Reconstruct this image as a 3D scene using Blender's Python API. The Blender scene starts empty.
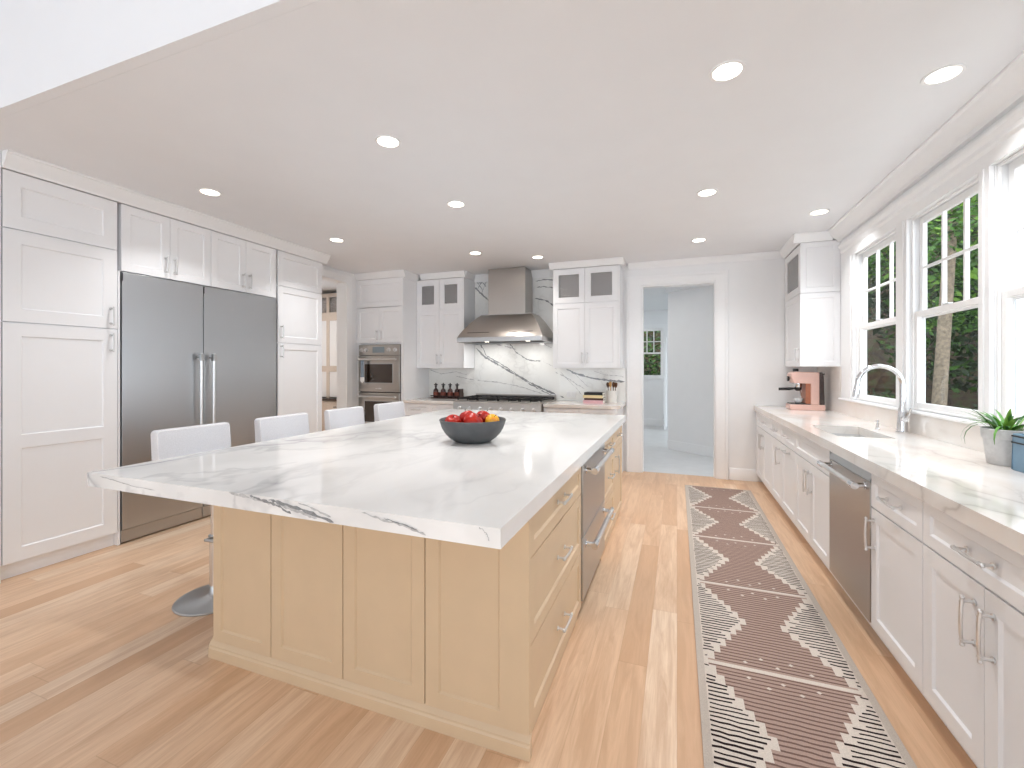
import bpy, bmesh, math, random
from mathutils import Vector, Matrix

PI = math.pi
R = math.radians
SC = bpy.context.scene
COL = SC.collection

# ------------------------------------------------------------------ camera, world, exposure
cam_data = bpy.data.cameras.new('camera')
cam = bpy.data.objects.new('camera', cam_data)
COL.objects.link(cam)
cam.location = (0, 0, 1.355)
cam.rotation_euler = (R(90), 0, R(20.43))
cam_data.sensor_width = 36.0
cam_data.lens = 443.0 / 1024.0 * 36.0
cam_data.shift_y = -(384.0 - 368.5) / 1024.0
cam_data.clip_start = 0.02
SC.camera = cam

world = bpy.data.worlds.new('overcast_sky')
SC.world = world
world.use_nodes = True
bg = world.node_tree.nodes['Background']
wt = world.node_tree
wtc = wt.nodes.new('ShaderNodeTexCoord')
wsep = wt.nodes.new('ShaderNodeSeparateXYZ')
wt.links.new(wtc.outputs['Generated'], wsep.inputs[0])
wmap = wt.nodes.new('ShaderNodeMapRange')
wmap.inputs['From Min'].default_value = -0.06
wmap.inputs['From Max'].default_value = 0.06
wt.links.new(wsep.outputs[2], wmap.inputs['Value'])
wmix = wt.nodes.new('ShaderNodeMix')
wmix.data_type = 'RGBA'
wmix.inputs[6].default_value = (1.84, 2.01, 2.2, 1)    # extra glow added below the horizon to brighten the ceiling
wmix.inputs[7].default_value = (1.22, 1.34, 1.44, 1)     # overcast sky above it
wt.links.new(wmap.outputs[0], wmix.inputs[0])
wt.links.new(wmix.outputs[2], bg.inputs[0])
bg.inputs[1].default_value = 2.2

SC.view_settings.view_transform = 'Standard'
SC.view_settings.look = 'None'
SC.view_settings.gamma = 1.0
SC.view_settings.use_curve_mapping = False
SC.view_settings.exposure = 0.07
SC.cycles.max_bounces = 14
SC.cycles.diffuse_bounces = 7
SC.cycles.glossy_bounces = 5
SC.cycles.transparent_max_bounces = 16
SC.cycles.caustics_reflective = False
SC.cycles.caustics_refractive = False
SC.cycles.sample_clamp_indirect = 6.0

DOWNLIGHT_POWER = 6.2
CEIL = 2.73


def sky_portal(x, y, z, sx, sy, rot):
    ld = bpy.data.lights.new('sky_portal', 'AREA')
    ld.shape = 'RECTANGLE'
    ld.size = sx
    ld.size_y = sy
    ld.cycles.is_portal = True
    o = bpy.data.objects.new('sky_portal', ld)
    COL.objects.link(o)
    o.location = (x, y, z)
    o.rotation_euler = rot


# big glazed openings of the living room behind the camera
for px in (-3.5, -1.55, 0.4):
    sky_portal(px, -4.92, 1.4, 1.7, 2.2, (R(90), 0, 0))

sky_portal(1.66, 3.5, 1.75, 2.8, 1.4, (R(90), 0, R(90)))
sky_portal(1.66, -1.6, 1.9, 2.0, 3.0, (R(90), 0, R(90)))

# ------------------------------------------------------------------ materials


def lin(r, g, b):
    f = lambda c: (c / 255 / 12.92) if c / 255 <= 0.04045 else ((c / 255 + 0.055) / 1.055) ** 2.4
    return (f(r), f(g), f(b), 1.0)


class NT:
    """small helper around one material's node tree"""

    def __init__(self, name):
        self.m = bpy.data.materials.new(name)
        self.m.use_nodes = True
        self.t = self.m.node_tree
        self.p = self.t.nodes['Principled BSDF']
        self.out = self.t.nodes['Material Output']

    def n(self, typ, **kw):
        nd = self.t.nodes.new(typ)
        for k, v in kw.items():
            setattr(nd, k, v)
        return nd

    def l(self, a, b):
        self.t.links.new(a, b)

    def math(self, op, a, b=None, c=None):
        nd = self.n('ShaderNodeMath', operation=op)
        for i, v in enumerate((a, b, c)):
            if v is None:
                continue
            if isinstance(v, (int, float)):
                nd.inputs[i].default_value = v
            else:
                self.l(v, nd.inputs[i])
        return nd.outputs[0]

    def coord(self, scale=(1, 1, 1), rot=(0, 0, 0), kind='Object'):
        tc = self.n('ShaderNodeTexCoord')
        mp = self.n('ShaderNodeMapping')
        mp.inputs['Scale'].default_value = scale
        mp.inputs['Rotation'].default_value = rot
        self.l(tc.outputs[kind], mp.inputs['Vector'])
        return mp.outputs[0]

    def noise(self, vec, scale=5, detail=4, rough=0.5, dist=0.0):
        nd = self.n('ShaderNodeTexNoise')
        nd.inputs['Scale'].default_value = scale
        nd.inputs['Detail'].default_value = detail
        nd.inputs['Roughness'].default_value = rough
        nd.inputs['Distortion'].default_value = dist
        self.l(vec, nd.inputs['Vector'])
        return nd.outputs['Fac']

    def ramp(self, fac, stops):
        nd = self.n('ShaderNodeValToRGB')
        el = nd.color_ramp.elements
        while len(el) < len(stops):
            el.new(0.5)
        for e, (p, c) in zip(el, stops):
            e.position = p
            e.color = c
        self.l(fac, nd.inputs[0])
        return nd.outputs[0]

    def mix(self, fac, a, b, blend='MIX'):
        nd = self.n('ShaderNodeMix', data_type='RGBA', blend_type=blend)
        for i, v in ((0, fac), (6, a), (7, b)):
            if isinstance(v, (int, float)):
                nd.inputs[i].default_value = v
            elif isinstance(v, tuple):
                nd.inputs[i].default_value = v
            else:
                self.l(v, nd.inputs[i])
        return nd.outputs[2]

    def bump(self, h, strength=0.1, dist=0.01):
        nd = self.n('ShaderNodeBump')
        nd.inputs['Strength'].default_value = strength
        nd.inputs['Distance'].default_value = dist
        self.l(h, nd.inputs['Height'])
        self.l(nd.outputs[0], self.p.inputs['Normal'])


def simple(name, rgb, rough=0.5, metal=0.0, var=0.03, nscale=30, bump=0.0, spec=0.5, coat=0.0):
    t = NT(name)
    c = lin(*rgb)
    v = t.coord()
    f = t.noise(v, nscale, 3)
    d = tuple(max(0, x * (1 - var)) for x in c[:3]) + (1,)
    e = tuple(min(1, x * (1 + var)) for x in c[:3]) + (1,)
    t.l(t.ramp(f, [(0.3, d), (0.7, e)]), t.p.inputs['Base Color'])
    t.p.inputs['Roughness'].default_value = rough
    t.p.inputs['Metallic'].default_value = metal
    t.p.inputs['Specular IOR Level'].default_value = spec
    t.p.inputs['Coat Weight'].default_value = coat
    if bump:
        t.bump(f, bump, 0.002)
    return t.m


def emission(name, rgb, s):
    t = NT(name)
    t.p.inputs['Base Color'].default_value = lin(*rgb)
    t.p.inputs['Emission Color'].default_value = lin(*rgb)
    t.p.inputs['Emission Strength'].default_value = s
    return t.m


def brushed(name, rgb, rough=0.3, axis=(1, 1, 60), metal=1.0):
    t = NT(name)
    v = t.coord(scale=axis)
    f = t.noise(v, 8, 5, 0.6)
    c = lin(*rgb)
    d = tuple(x * 0.97 for x in c[:3]) + (1,)
    t.l(t.ramp(f, [(0.3, d), (0.7, c)]), t.p.inputs['Base Color'])
    t.p.inputs['Metallic'].default_value = metal
    rr = t.math('MULTIPLY_ADD', f, 0.02, rough - 0.01)
    t.l(rr, t.p.inputs['Roughness'])
    return t.m


def marble(name, base, vein, warm=None, scale=1.0, rot=(0, 0, 0.6), amount=1.0, rough=0.09, soft=1.0):
    t = NT(name)
    v = t.coord(scale=(scale, scale * 0.55, scale), rot=rot)
    warp = t.n('ShaderNodeTexNoise')
    warp.inputs['Scale'].default_value = 1.3
    warp.inputs['Detail'].default_value = 5
    t.l(v, warp.inputs['Vector'])
    add = t.n('ShaderNodeVectorMath', operation='MULTIPLY_ADD')
    t.l(warp.outputs['Color'], add.inputs[0])
    add.inputs[1].default_value = (0.7, 0.7, 0.7)
    t.l(v, add.inputs[2])
    vec = add.outputs[0]
    n1 = t.noise(vec, 1.1, 3, 0.5)
    a1 = t.math('ABSOLUTE', t.math('SUBTRACT', n1, 0.5))
    v1 = t.ramp(a1, [(0.0, (1, 1, 1, 1)), (0.012 * soft, (0.35, 0.35, 0.35, 1)), (0.05 * soft, (0, 0, 0, 1))])
    n2 = t.noise(vec, 2.7, 4, 0.55)
    a2 = t.math('ABSOLUTE', t.math('SUBTRACT', n2, 0.47))
    v2 = t.ramp(a2, [(0.0, (0.5, 0.5, 0.5, 1)), (0.02 * soft, (0, 0, 0, 1))])
    m = t.noise(v, 0.9, 2)
    mm = t.ramp(m, [(0.42, (0, 0, 0, 1)), (0.62, (1, 1, 1, 1))])
    s = t.mix(1.0, t.mix(1.0, v1, v2, 'ADD'), mm, 'MULTIPLY')
    fac = t.math('MULTIPLY', s, 0.75 * amount)
    cloud = t.noise(vec, 2.0, 4)
    w = warm or tuple(x * 0.93 for x in base)
    bcol = t.ramp(cloud, [(0.35, lin(*w)), (0.62, lin(*base))])
    t.l(t.mix(fac, bcol, lin(*vein)), t.p.inputs['Base Color'])
    t.p.inputs['Roughness'].default_value = rough
    return t.m


def oak_floor():
    t = NT('oak_plank_floor')
    tc = t.n('ShaderNodeTexCoord')
    sep = t.n('ShaderNodeSeparateXYZ')
    t.l(tc.outputs['Object'], sep.inputs[0])
    x, y = sep.outputs[0], sep.outputs[1]
    W, L = 0.127, 1.45
    u = t.math('DIVIDE', x, W)
    row = t.math('FLOOR', u)
    fu = t.math('FRACT', u)
    wn = t.n('ShaderNodeTexWhiteNoise', noise_dimensions='1D')
    t.l(row, wn.inputs['W'])
    vv = t.math('ADD', t.math('DIVIDE', y, L), t.math('MULTIPLY', wn.outputs['Value'], 7.3))
    pl = t.math('FLOOR', vv)
    fv = t.math('FRACT', vv)
    cmb = t.n('ShaderNodeCombineXYZ')
    t.l(row, cmb.inputs[0])
    t.l(pl, cmb.inputs[1])
    wn2 = t.n('ShaderNodeTexWhiteNoise', noise_dimensions='2D')
    t.l(cmb.outputs[0], wn2.inputs['Vector'])
    tone = wn2.outputs['Value']
    # grain: noise stretched along the plank, shifted per plank
    gv = t.n('ShaderNodeCombineXYZ')
    t.l(t.math('ADD', t.math('MULTIPLY', x, 9), t.math('MULTIPLY', tone, 37)), gv.inputs[0])
    t.l(t.math('ADD', t.math('MULTIPLY', y, 0.9), t.math('MULTIPLY', tone, 91)), gv.inputs[1])
    g1 = t.noise(gv.outputs[0], 2.2, 6, 0.62, 0.9)
    gv2 = t.n('ShaderNodeCombineXYZ')
    t.l(t.math('MULTIPLY', x, 90), gv2.inputs[0])
    t.l(t.math('ADD', t.math('MULTIPLY', y, 3.0), t.math('MULTIPLY', tone, 17)), gv2.inputs[1])
    g2 = t.noise(gv2.outputs[0], 1.6, 4, 0.6)
    col = t.ramp(tone, [(0.0, lin(212, 173, 139)), (0.3, lin(223, 187, 154)), (0.7, lin(232, 201, 171)), (1.0, lin(239, 216, 191))])
    col = t.mix(t.ramp(g1, [(0.36, (0.55, 0.55, 0.55, 1)), (0.6, (0, 0, 0, 1))]), col, lin(194, 154, 119))
    col = t.mix(t.ramp(g2, [(0.45, (0.0, 0.0, 0.0, 1)), (0.75, (0.45, 0.45, 0.45, 1))]), col, lin(200, 164, 132))
    e1 = t.math('LESS_THAN', t.math('MINIMUM', fu, t.math('SUBTRACT', 1.0, fu)), 0.008)
    e2 = t.math('LESS_THAN', t.math('MINIMUM', fv, t.math('SUBTRACT', 1.0, fv)), 0.0012)
    e = t.math('MULTIPLY', t.math('MAXIMUM', e1, e2), 0.22)
    col = t.mix(e, col, lin(140, 98, 62))
    t.l(col, t.p.inputs['Base Color'])
    t.l(t.math('MULTIPLY_ADD', g1, 0.15, 0.3), t.p.inputs['Roughness'])
    t.p.inputs['Specular IOR Level'].default_value = 0.4
    t.bump(t.math('SUBTRACT', g2, e), 0.06, 0.002)
    return t.m


def pane_glass(name, tint=(255, 255, 255), gloss=0.08, rough=0.0, bumpy=0.0, fres=1.0):
    t = NT(name)
    tr = t.n('ShaderNodeBsdfTransparent')
    tr.inputs[0].default_value = lin(*tint)
    gl = t.n('ShaderNodeBsdfGlossy')
    gl.inputs['Roughness'].default_value = rough
    if bumpy:
        b = t.n('ShaderNodeBump')
        b.inputs['Strength'].default_value = bumpy
        b.inputs['Distance'].default_value = 0.01
        t.l(t.noise(t.coord(scale=(1, 1, 0.6), rot=(0, 0.7, 0)), 55, 2, 0.5, 2.0), b.inputs['Height'])
        t.l(b.outputs[0], gl.inputs['Normal'])
    fr = t.n('ShaderNodeFresnel')
    fr.inputs[0].default_value = 1.45
    mx = t.n('ShaderNodeMixShader')
    t.l(t.math('MINIMUM', t.math('MULTIPLY_ADD', fr.outputs[0], fres, gloss), 0.9), mx.inputs[0])
    t.l(tr.outputs[0], mx.inputs[1])
    t.l(gl.outputs[0], mx.inputs[2])
    t.l(mx.outputs[0], t.out.inputs['Surface'])
    return t.m


M = {}
M['wall'] = simple('white_wall_paint', (238, 239, 240), 0.6, var=0.008, nscale=6)
M['ceiling'] = simple('white_ceiling_paint', (236, 238, 241), 0.75, var=0.008, nscale=4)
M['trim'] = simple('white_trim_paint', (241, 242, 243), 0.35, var=0.006)
M['cab'] = simple('white_cabinet_lacquer', (239, 240, 242), 0.33, var=0.006, nscale=5)
M['sash'] = simple('white_sash_paint', (246, 246, 246), 0.3, var=0.005)
M['tan'] = simple('tan_cabinet_lacquer', (212, 188, 157), 0.38, var=0.02, nscale=8)
M['steel'] = brushed('brushed_steel', (188, 188, 188), 0.32, (0.1, 0.1, 80))
M['steel_v'] = brushed('brushed_steel_door', (190, 193, 196), 0.36, (0.1, 0.1, 60))
M['steel_warm'] = brushed('brushed_steel_oven', (184, 179, 174), 0.3, (0.1, 0.1, 80))
M['chrome'] = simple('chrome', (225, 226, 228), 0.1, 1.0, 0.01)
M['nickel'] = simple('satin_nickel', (222, 222, 222), 0.34, 1.0, 0.02)
M['dark'] = simple('dark_gap', (30, 29, 29), 0.6)
M['iron'] = simple('cast_iron', (32, 31, 31), 0.55, 0.2, 0.2, 80, 0.2)
M['black'] = simple('black_plastic', (24, 23, 24), 0.35)
M['darkglass'] = simple('oven_window_glass', (52, 42, 36), 0.06, 0, 0.15, 6, spec=0.7)
M['marble'] = marble('white_veined_quartz', (246, 245, 243), (150, 150, 154), (234, 233, 231), 0.9, (0, 0, 1.15), amount=0.8, soft=1.7)
M['marble2'] = marble('white_veined_counter', (234, 232, 229), (140, 130, 124), (226, 217, 209), 1.5, (0, 0, 1.0), 0.6)
M['slab'] = marble('white_veined_backsplash', (242, 243, 241), (160, 160, 158), (236, 236, 233), 1.6, (0.5, 0.4, 0), 0.35)
M['vein'] = simple('grey_stone_vein', (142, 144, 146), 0.12, 0, 0.3, 60)
M['vein_soft'] = simple('pale_stone_vein', (192, 192, 192), 0.12, 0, 0.2, 60)
M['floor'] = oak_floor()
M['tile'] = simple('grey_hall_tile', (206, 207, 208), 0.3, 0, 0.04, 5)
M['glass'] = pane_glass('window_pane_glass', gloss=0.0, fres=0.04)
M['seeded'] = pane_glass('patterned_cabinet_glass', (232, 228, 226), 0.22, 0.2, 0.9)
M['fabric'] = simple('pale_grey_upholstery', (219, 220, 224), 0.85, 0, 0.05, 160, 0.15, 0.2)
M['piping'] = simple('white_piping', (236, 236, 237), 0.7)
M['led'] = emission('downlight_diffuser', (255, 246, 232), 7.0)
M['lcd'] = emission('oven_display', (120, 132, 138), 0.1)


# ------------------------------------------------------------------ mesh helpers
class MB:
    def __init__(self):
        self.v, self.f, self.mi = [], [], []

    def face(self, pts, mi=0):
        k = len(self.v)
        self.v += [tuple(p) for p in pts]
        self.f.append(tuple(range(k, k + len(pts))))
        self.mi.append(mi)
        return self

    def add(self, verts, faces, mi=0):
        k = len(self.v)
        self.v += [tuple(p) for p in verts]
        for f in faces:
            self.f.append(tuple(i + k for i in f))
            self.mi.append(mi)
        return self

    def box(self, x0, x1, y0, y1, z0, z1, mi=0):
        v = [(x0, y0, z0), (x1, y0, z0), (x1, y1, z0), (x0, y1, z0), (x0, y0, z1), (x1, y0, z1), (x1, y1, z1), (x0, y1, z1)]
        return self.add(v, [(3, 2, 1, 0), (4, 5, 6, 7), (0, 1, 5, 4), (1, 2, 6, 5), (2, 3, 7, 6), (3, 0, 4, 7)], mi)

    def prism(self, poly, axis, a, b, mi=0):
        """poly: 2-D points; axis 'x': (y,z), 'y': (x,z), 'z': (x,y)"""
        def P(p, t):
            return (t, p[0], p[1]) if axis == 'x' else (p[0], t, p[1]) if axis == 'y' else (p[0], p[1], t)
        n = len(poly)
        v = [P(p, a) for p in poly] + [P(p, b) for p in poly]
        f = [tuple(range(n))[::-1], tuple(range(n, 2 * n))]
        f += [(i, (i + 1) % n, n + (i + 1) % n, n + i) for i in range(n)]
        return self.add(v, f, mi)

    def tube(self, pts, r, n=10, mi=0, caps=True):
        pts = [Vector(p) for p in pts]
        rs = r if isinstance(r, (list, tuple)) else [r] * len(pts)
        rings = []
        up = None
        for i, p in enumerate(pts):
            d = (pts[min(i + 1, len(pts) - 1)] - pts[max(i - 1, 0)]).normalized()
            if up is None:
                up = Vector((0, 0, 1)) if abs(d.z) < 0.9 else Vector((1, 0, 0))
            a = d.cross(up).normalized()
            up = a.cross(d).normalized()
            rings.append([p + (a * math.cos(2 * PI * k / n) + up * math.sin(2 * PI * k / n)) * rs[i] for k in range(n)])
        v = [q for ring in rings for q in ring]
        f = []
        for i in range(len(pts) - 1):
            for k in range(n):
                f.append((i * n + k, i * n + (k + 1) % n, (i + 1) * n + (k + 1) % n, (i + 1) * n + k))
        if caps:
            f.append(tuple(range(n))[::-1])
            f.append(tuple(range((len(pts) - 1) * n, len(pts) * n)))
        return self.add(v, f, mi)

    def lathe(self, prof, c=(0, 0, 0), n=24, mi=0, axis='z', closed=False):
        """prof: (r, h) pairs; r == 0 closes to a pole"""
        v, f, rows = [], [], []
        for (r, h) in prof:
            if r < 1e-6:
                rows.append([len(v)])
                v.append((0, 0, h))
            else:
                rows.append(list(range(len(v), len(v) + n)))
                v += [(r * math.cos(2 * PI * k / n), r * math.sin(2 * PI * k / n), h) for k in range(n)]
        if closed:
            rows.append(rows[0])
        for a, b in zip(rows, rows[1:]):
            for k in range(n):
                k2 = (k + 1) % n
                if len(a) == 1 and len(b) == 1:
                    continue
                if len(a) == 1:
                    f.append((a[0], b[k2], b[k]))
                elif len(b) == 1:
                    f.append((a[k], a[k2], b[0]))
                else:
                    f.append((a[k], a[k2], b[k2], b[k]))
        if not closed:
            if len(rows[0]) > 1:
                f.append(tuple(rows[0])[::-1])
            if len(rows[-1]) > 1:
                f.append(tuple(rows[-1]))
        def T(p):
            x, y, z = p
            if axis == 'x':
                x, y, z = z, x, y
            elif axis == 'y':
                x, y, z = x, -z, y
            return (x + c[0], y + c[1], z + c[2])
        return self.add([T(p) for p in v], f, mi)

    def cyl(self, c, r, h, n=20, mi=0, axis='z'):
        return self.lathe([(r, 0), (r, h)], c, n, mi, axis)

    def ball(self, c, r, n=16, mi=0, sz=1.0):
        pr = [(r * math.sin(PI * i / 10) if 0 < i < 10 else 0, -r * sz * math.cos(PI * i / 10)) for i in range(11)]
        return self.lathe(pr, c, n, mi)

    def shaker(self, x0, x1, z0, z1, th=0.02, y=0.0, st=0.06, rec=0.009, mid=None, rs=None):
        """framed panel; its face looks towards -y and stands th proud of y. rs: wider right stile"""
        yf, yb, yr = y - th, y, y - th + rec
        cells = [(z0, z1)] if mid is None else [(z0, mid), (mid, z1)]
        rs = rs or st
        self.box(x0, x1, yr, yb, z0, z1)
        half = st / 2
        for ci, (a, b) in enumerate(cells):
            ba = st if ci == 0 else half
            bb = st if ci == len(cells) - 1 else half
            X0, X1, Z0, Z1 = x0 + st, x1 - rs, a + ba, b - bb
            s = 0.007
            o = [(x0, yf, a), (x1, yf, a), (x1, yf, b), (x0, yf, b)]
            i = [(X0, yf, Z0), (X1, yf, Z0), (X1, yf, Z1), (X0, yf, Z1)]
            d = [(X0 + s, yr - 0.0005, Z0 + s), (X1 - s, yr - 0.0005, Z0 + s), (X1 - s, yr - 0.0005, Z1 - s), (X0 + s, yr - 0.0005, Z1 - s)]
            for k in range(4):
                k2 = (k + 1) % 4
                self.face([o[k], o[k2], i[k2], i[k]])
                self.face([i[k], i[k2], d[k2], d[k]])
            self.face(d)
        c = [(x0, z0), (x1, z0), (x1, z1), (x0, z1)]
        for k in range(4):
            p, q = c[k], c[(k + 1) % 4]
            self.face([(p[0], yf, p[1]), (q[0], yf, q[1]), (q[0], yr, q[1]), (p[0], yr, p[1])])
        return self

    def frame(self, x0, x1, z0, z1, y0, y1, st, rails=None):
        b = rails or (st, st)
        self.box(x0, x0 + st, y0, y1, z0, z1)
        self.box(x1 - st, x1, y0, y1, z0, z1)
        self.box(x0 + st, x1 - st, y0, y1, z0, z0 + b[0])
        self.box(x0 + st, x1 - st, y0, y1, z1 - b[1], z1)
        return self

    def build(self, name, mats, parent=None, loc=None, bevel=0.0, smooth=30, recalc=True, segs=2):
        me = bpy.data.meshes.new(name)
        me.from_pydata(self.v, [], self.f)
        mats = mats if isinstance(mats, (list, tuple)) else [mats]
        for m in mats:
            me.materials.append(m)
        me.polygons.foreach_set('material_index', self.mi)
        me.update()
        if recalc:
            bm = bmesh.new()
            bm.from_mesh(me)
            bmesh.ops.remove_doubles(bm, verts=bm.verts, dist=1e-6)
            bmesh.ops.recalc_face_normals(bm, faces=bm.faces)
            bm.to_mesh(me)
            bm.free()
        if smooth:
            me.polygons.foreach_set('use_smooth', [True] * len(me.polygons))
            me.set_sharp_from_angle(angle=R(smooth))
        o = bpy.data.objects.new(name, me)
        COL.objects.link(o)
        if parent is not None:
            o.parent = parent
        if loc is not None:
            o.location = loc
        if bevel:
            md = o.modifiers.new('edge', 'BEVEL')
            md.width = bevel
            md.segments = segs
            md.limit_method = 'ANGLE'
            md.angle_limit = R(40)
        return o


def tag(o, label, cat, group=None, kind=None):
    o['label'] = label
    o['category'] = cat
    if group:
        o['group'] = group
    if kind:
        o['kind'] = kind
    return o


def thing(name, label, cat, loc=(0, 0, 0), rotz=0.0, group=None):
    o = bpy.data.objects.new(name, None)
    COL.objects.link(o)
    o.empty_display_size = 0.1
    o.location = loc
    o.rotation_euler = (0, 0, rotz)
    return tag(o, label, cat, group)


def struct(o, label=None, cat=None):
    o['kind'] = 'structure'
    if label:
        o['label'] = label
        o['category'] = cat
    return o


def dup(root, loc, label, rotz=None):
    r = root.copy()
    COL.objects.link(r)
    r.location = loc
    if rotz is not None:
        r.rotation_euler = (0, 0, rotz)
    r['label'] = label
    for ch in list(root.children):
        c = ch.copy()
        COL.objects.link(c)
        c.parent = r
        for g in list(ch.children):
            d = g.copy()
            COL.objects.link(d)
            d.parent = c
    return r


def grid_wall(us, zs, holes, axis, a, b):
    """wall slab between a and b along `axis`, cut in cells by us x zs, leaving out the cells in holes"""
    mb = MB()
    nu, nz = len(us) - 1, len(zs) - 1
    solid = lambda i, j: 0 <= i < nu and 0 <= j < nz and (i, j) not in holes
    def P(u, z, t):
        return (t, u, z) if axis == 'x' else (u, t, z) if axis == 'y' else (u, z, t)
    for i in range(nu):
        for j in range(nz):
            if not solid(i, j):
                continue
            u0, u1, z0, z1 = us[i], us[i + 1], zs[j], zs[j + 1]
            for t in (a, b):
                mb.face([P(u0, z0, t), P(u1, z0, t), P(u1, z1, t), P(u0, z1, t)])
            if not solid(i - 1, j):
                mb.face([P(u0, z0, a), P(u0, z1, a), P(u0, z1, b), P(u0, z0, b)])
            if not solid(i + 1, j):
                mb.face([P(u1, z0, a), P(u1, z1, a), P(u1, z1, b), P(u1, z0, b)])
            if not solid(i, j - 1):
                mb.face([P(u0, z0, a), P(u1, z0, a), P(u1, z0, b), P(u0, z0, b)])
            if not solid(i, j + 1):
                mb.face([P(u0, z1, a), P(u1, z1, a), P(u1, z1, b), P(u0, z1, b)])
    return mb


# ------------------------------------------------------------------ room shell
XR, XL, YB = 1.53, -4.65, 6.0
struct(MB().box(XL, 1.9, -5.0, 6.07, -0.06, 0.0).build('floor', M['floor']))
struct(MB().box(XL, 1.7, 1.301, 6.15, CEIL, CEIL + 0.12).build('ceiling', M['ceiling']))
struct(MB().box(XL, 1.7, 1.25, 1.30, CEIL, 4.3).build('wall_upper', M['ceiling']))
struct(MB().box(-4.8, 1.7, -5.1, 1.25, 4.3, 4.4).build('ceiling_living', M['ceiling']))
# rear wall of the living room with three tall glazed openings
struct(grid_wall([XL, -4.35, -2.65, -2.4, -0.7, -0.45, 1.25, 1.7], [0, 0.3, 2.5, 4.3], {(1, 1), (3, 1), (5, 1)}, 'y', -5.0, -4.9).build('wall_rear', M['wall']))
# left wall of the living part, and the return the tall cabinet stands against
struct(MB().box(XL - 0.12, XL, -5.0, 4.19, 0, 4.3).build('wall_left', M['wall']))
struct(MB().box(XL + 0.001, -4.0, 1.26, 1.495, 0, CEIL - 0.001).build('wall_return', M['wall']))
# left wall beyond the tall cabinets: cased opening to the pantry
XO = -4.40
struct(grid_wall([4.21, 4.24, 5.06, 5.99], [0, 2.57, CEIL - 0.001], {(1, 0)}, 'x', XO, XO - 0.16).build('wall_pantry', M['wall']))
mb = MB()
mb.box(XO + 0.001, XO + 0.022, 5.06, 5.17, 0, 2.675)
mb.box(XO + 0.001, XO + 0.022, 4.22, 5.059, 2.57, 2.675)
struct(mb.build('trim_1', M['trim'], bevel=0.003))
# back wall with the doorway to the hall
DX0, DX1, DZ = -0.433, 0.446, 2.433
struct(grid_wall([-4.55, DX0, DX1, 1.7], [0, DZ, CEIL - 0.001], {(1, 0)}, 'y', YB, YB + 0.14).build('wall_back', M['wall']))
mb = MB()
for a, b in ((DX0 - 0.19, DX0), (DX1, DX1 + 0.14)):
    mb.box(a, b, YB - 0.022, YB - 0.001, 0, DZ + 0.09)
    inner = b if a < 0 else a
    s = -1 if a < 0 else 1
    outer = a if a < 0 else b
    mb.box(min(outer, outer - s * 0.03), max(outer, outer - s * 0.03), YB - 0.034, YB - 0.022, 0, DZ + 0.09)
mb.box(DX0 - 0.19, DX1 + 0.14, YB - 0.022, YB - 0.001, DZ + 0.09, DZ + 0.12)
mb.box(DX0, DX1, YB - 0.022, YB - 0.001, DZ, DZ + 0.09)
mb.box(DX0 - 0.19, DX1 + 0.14, YB - 0.034, YB - 0.022, DZ + 0.09, DZ + 0.12)
mb.box(DX0 - 0.0, DX0 + 0.018, YB, YB + 0.14, 0, DZ)
mb.box(DX1 - 0.018, DX1, YB, YB + 0.14, 0, DZ)
mb.box(DX0 + 0.018, DX1 - 0.018, YB, YB + 0.14, DZ - 0.018, DZ)
struct(mb.build('door_1', M['trim'], bevel=0.003))
mb = MB()
mb.prism([(YB - 0.001, 0.001), (YB - 0.018, 0.001), (YB - 0.018, 0.12), (YB - 0.009, 0.14), (YB - 0.001, 0.145)], 'x', DX1 + 0.152, 0.90)
struct(mb.build('baseboard_back', M['trim']))

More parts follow.
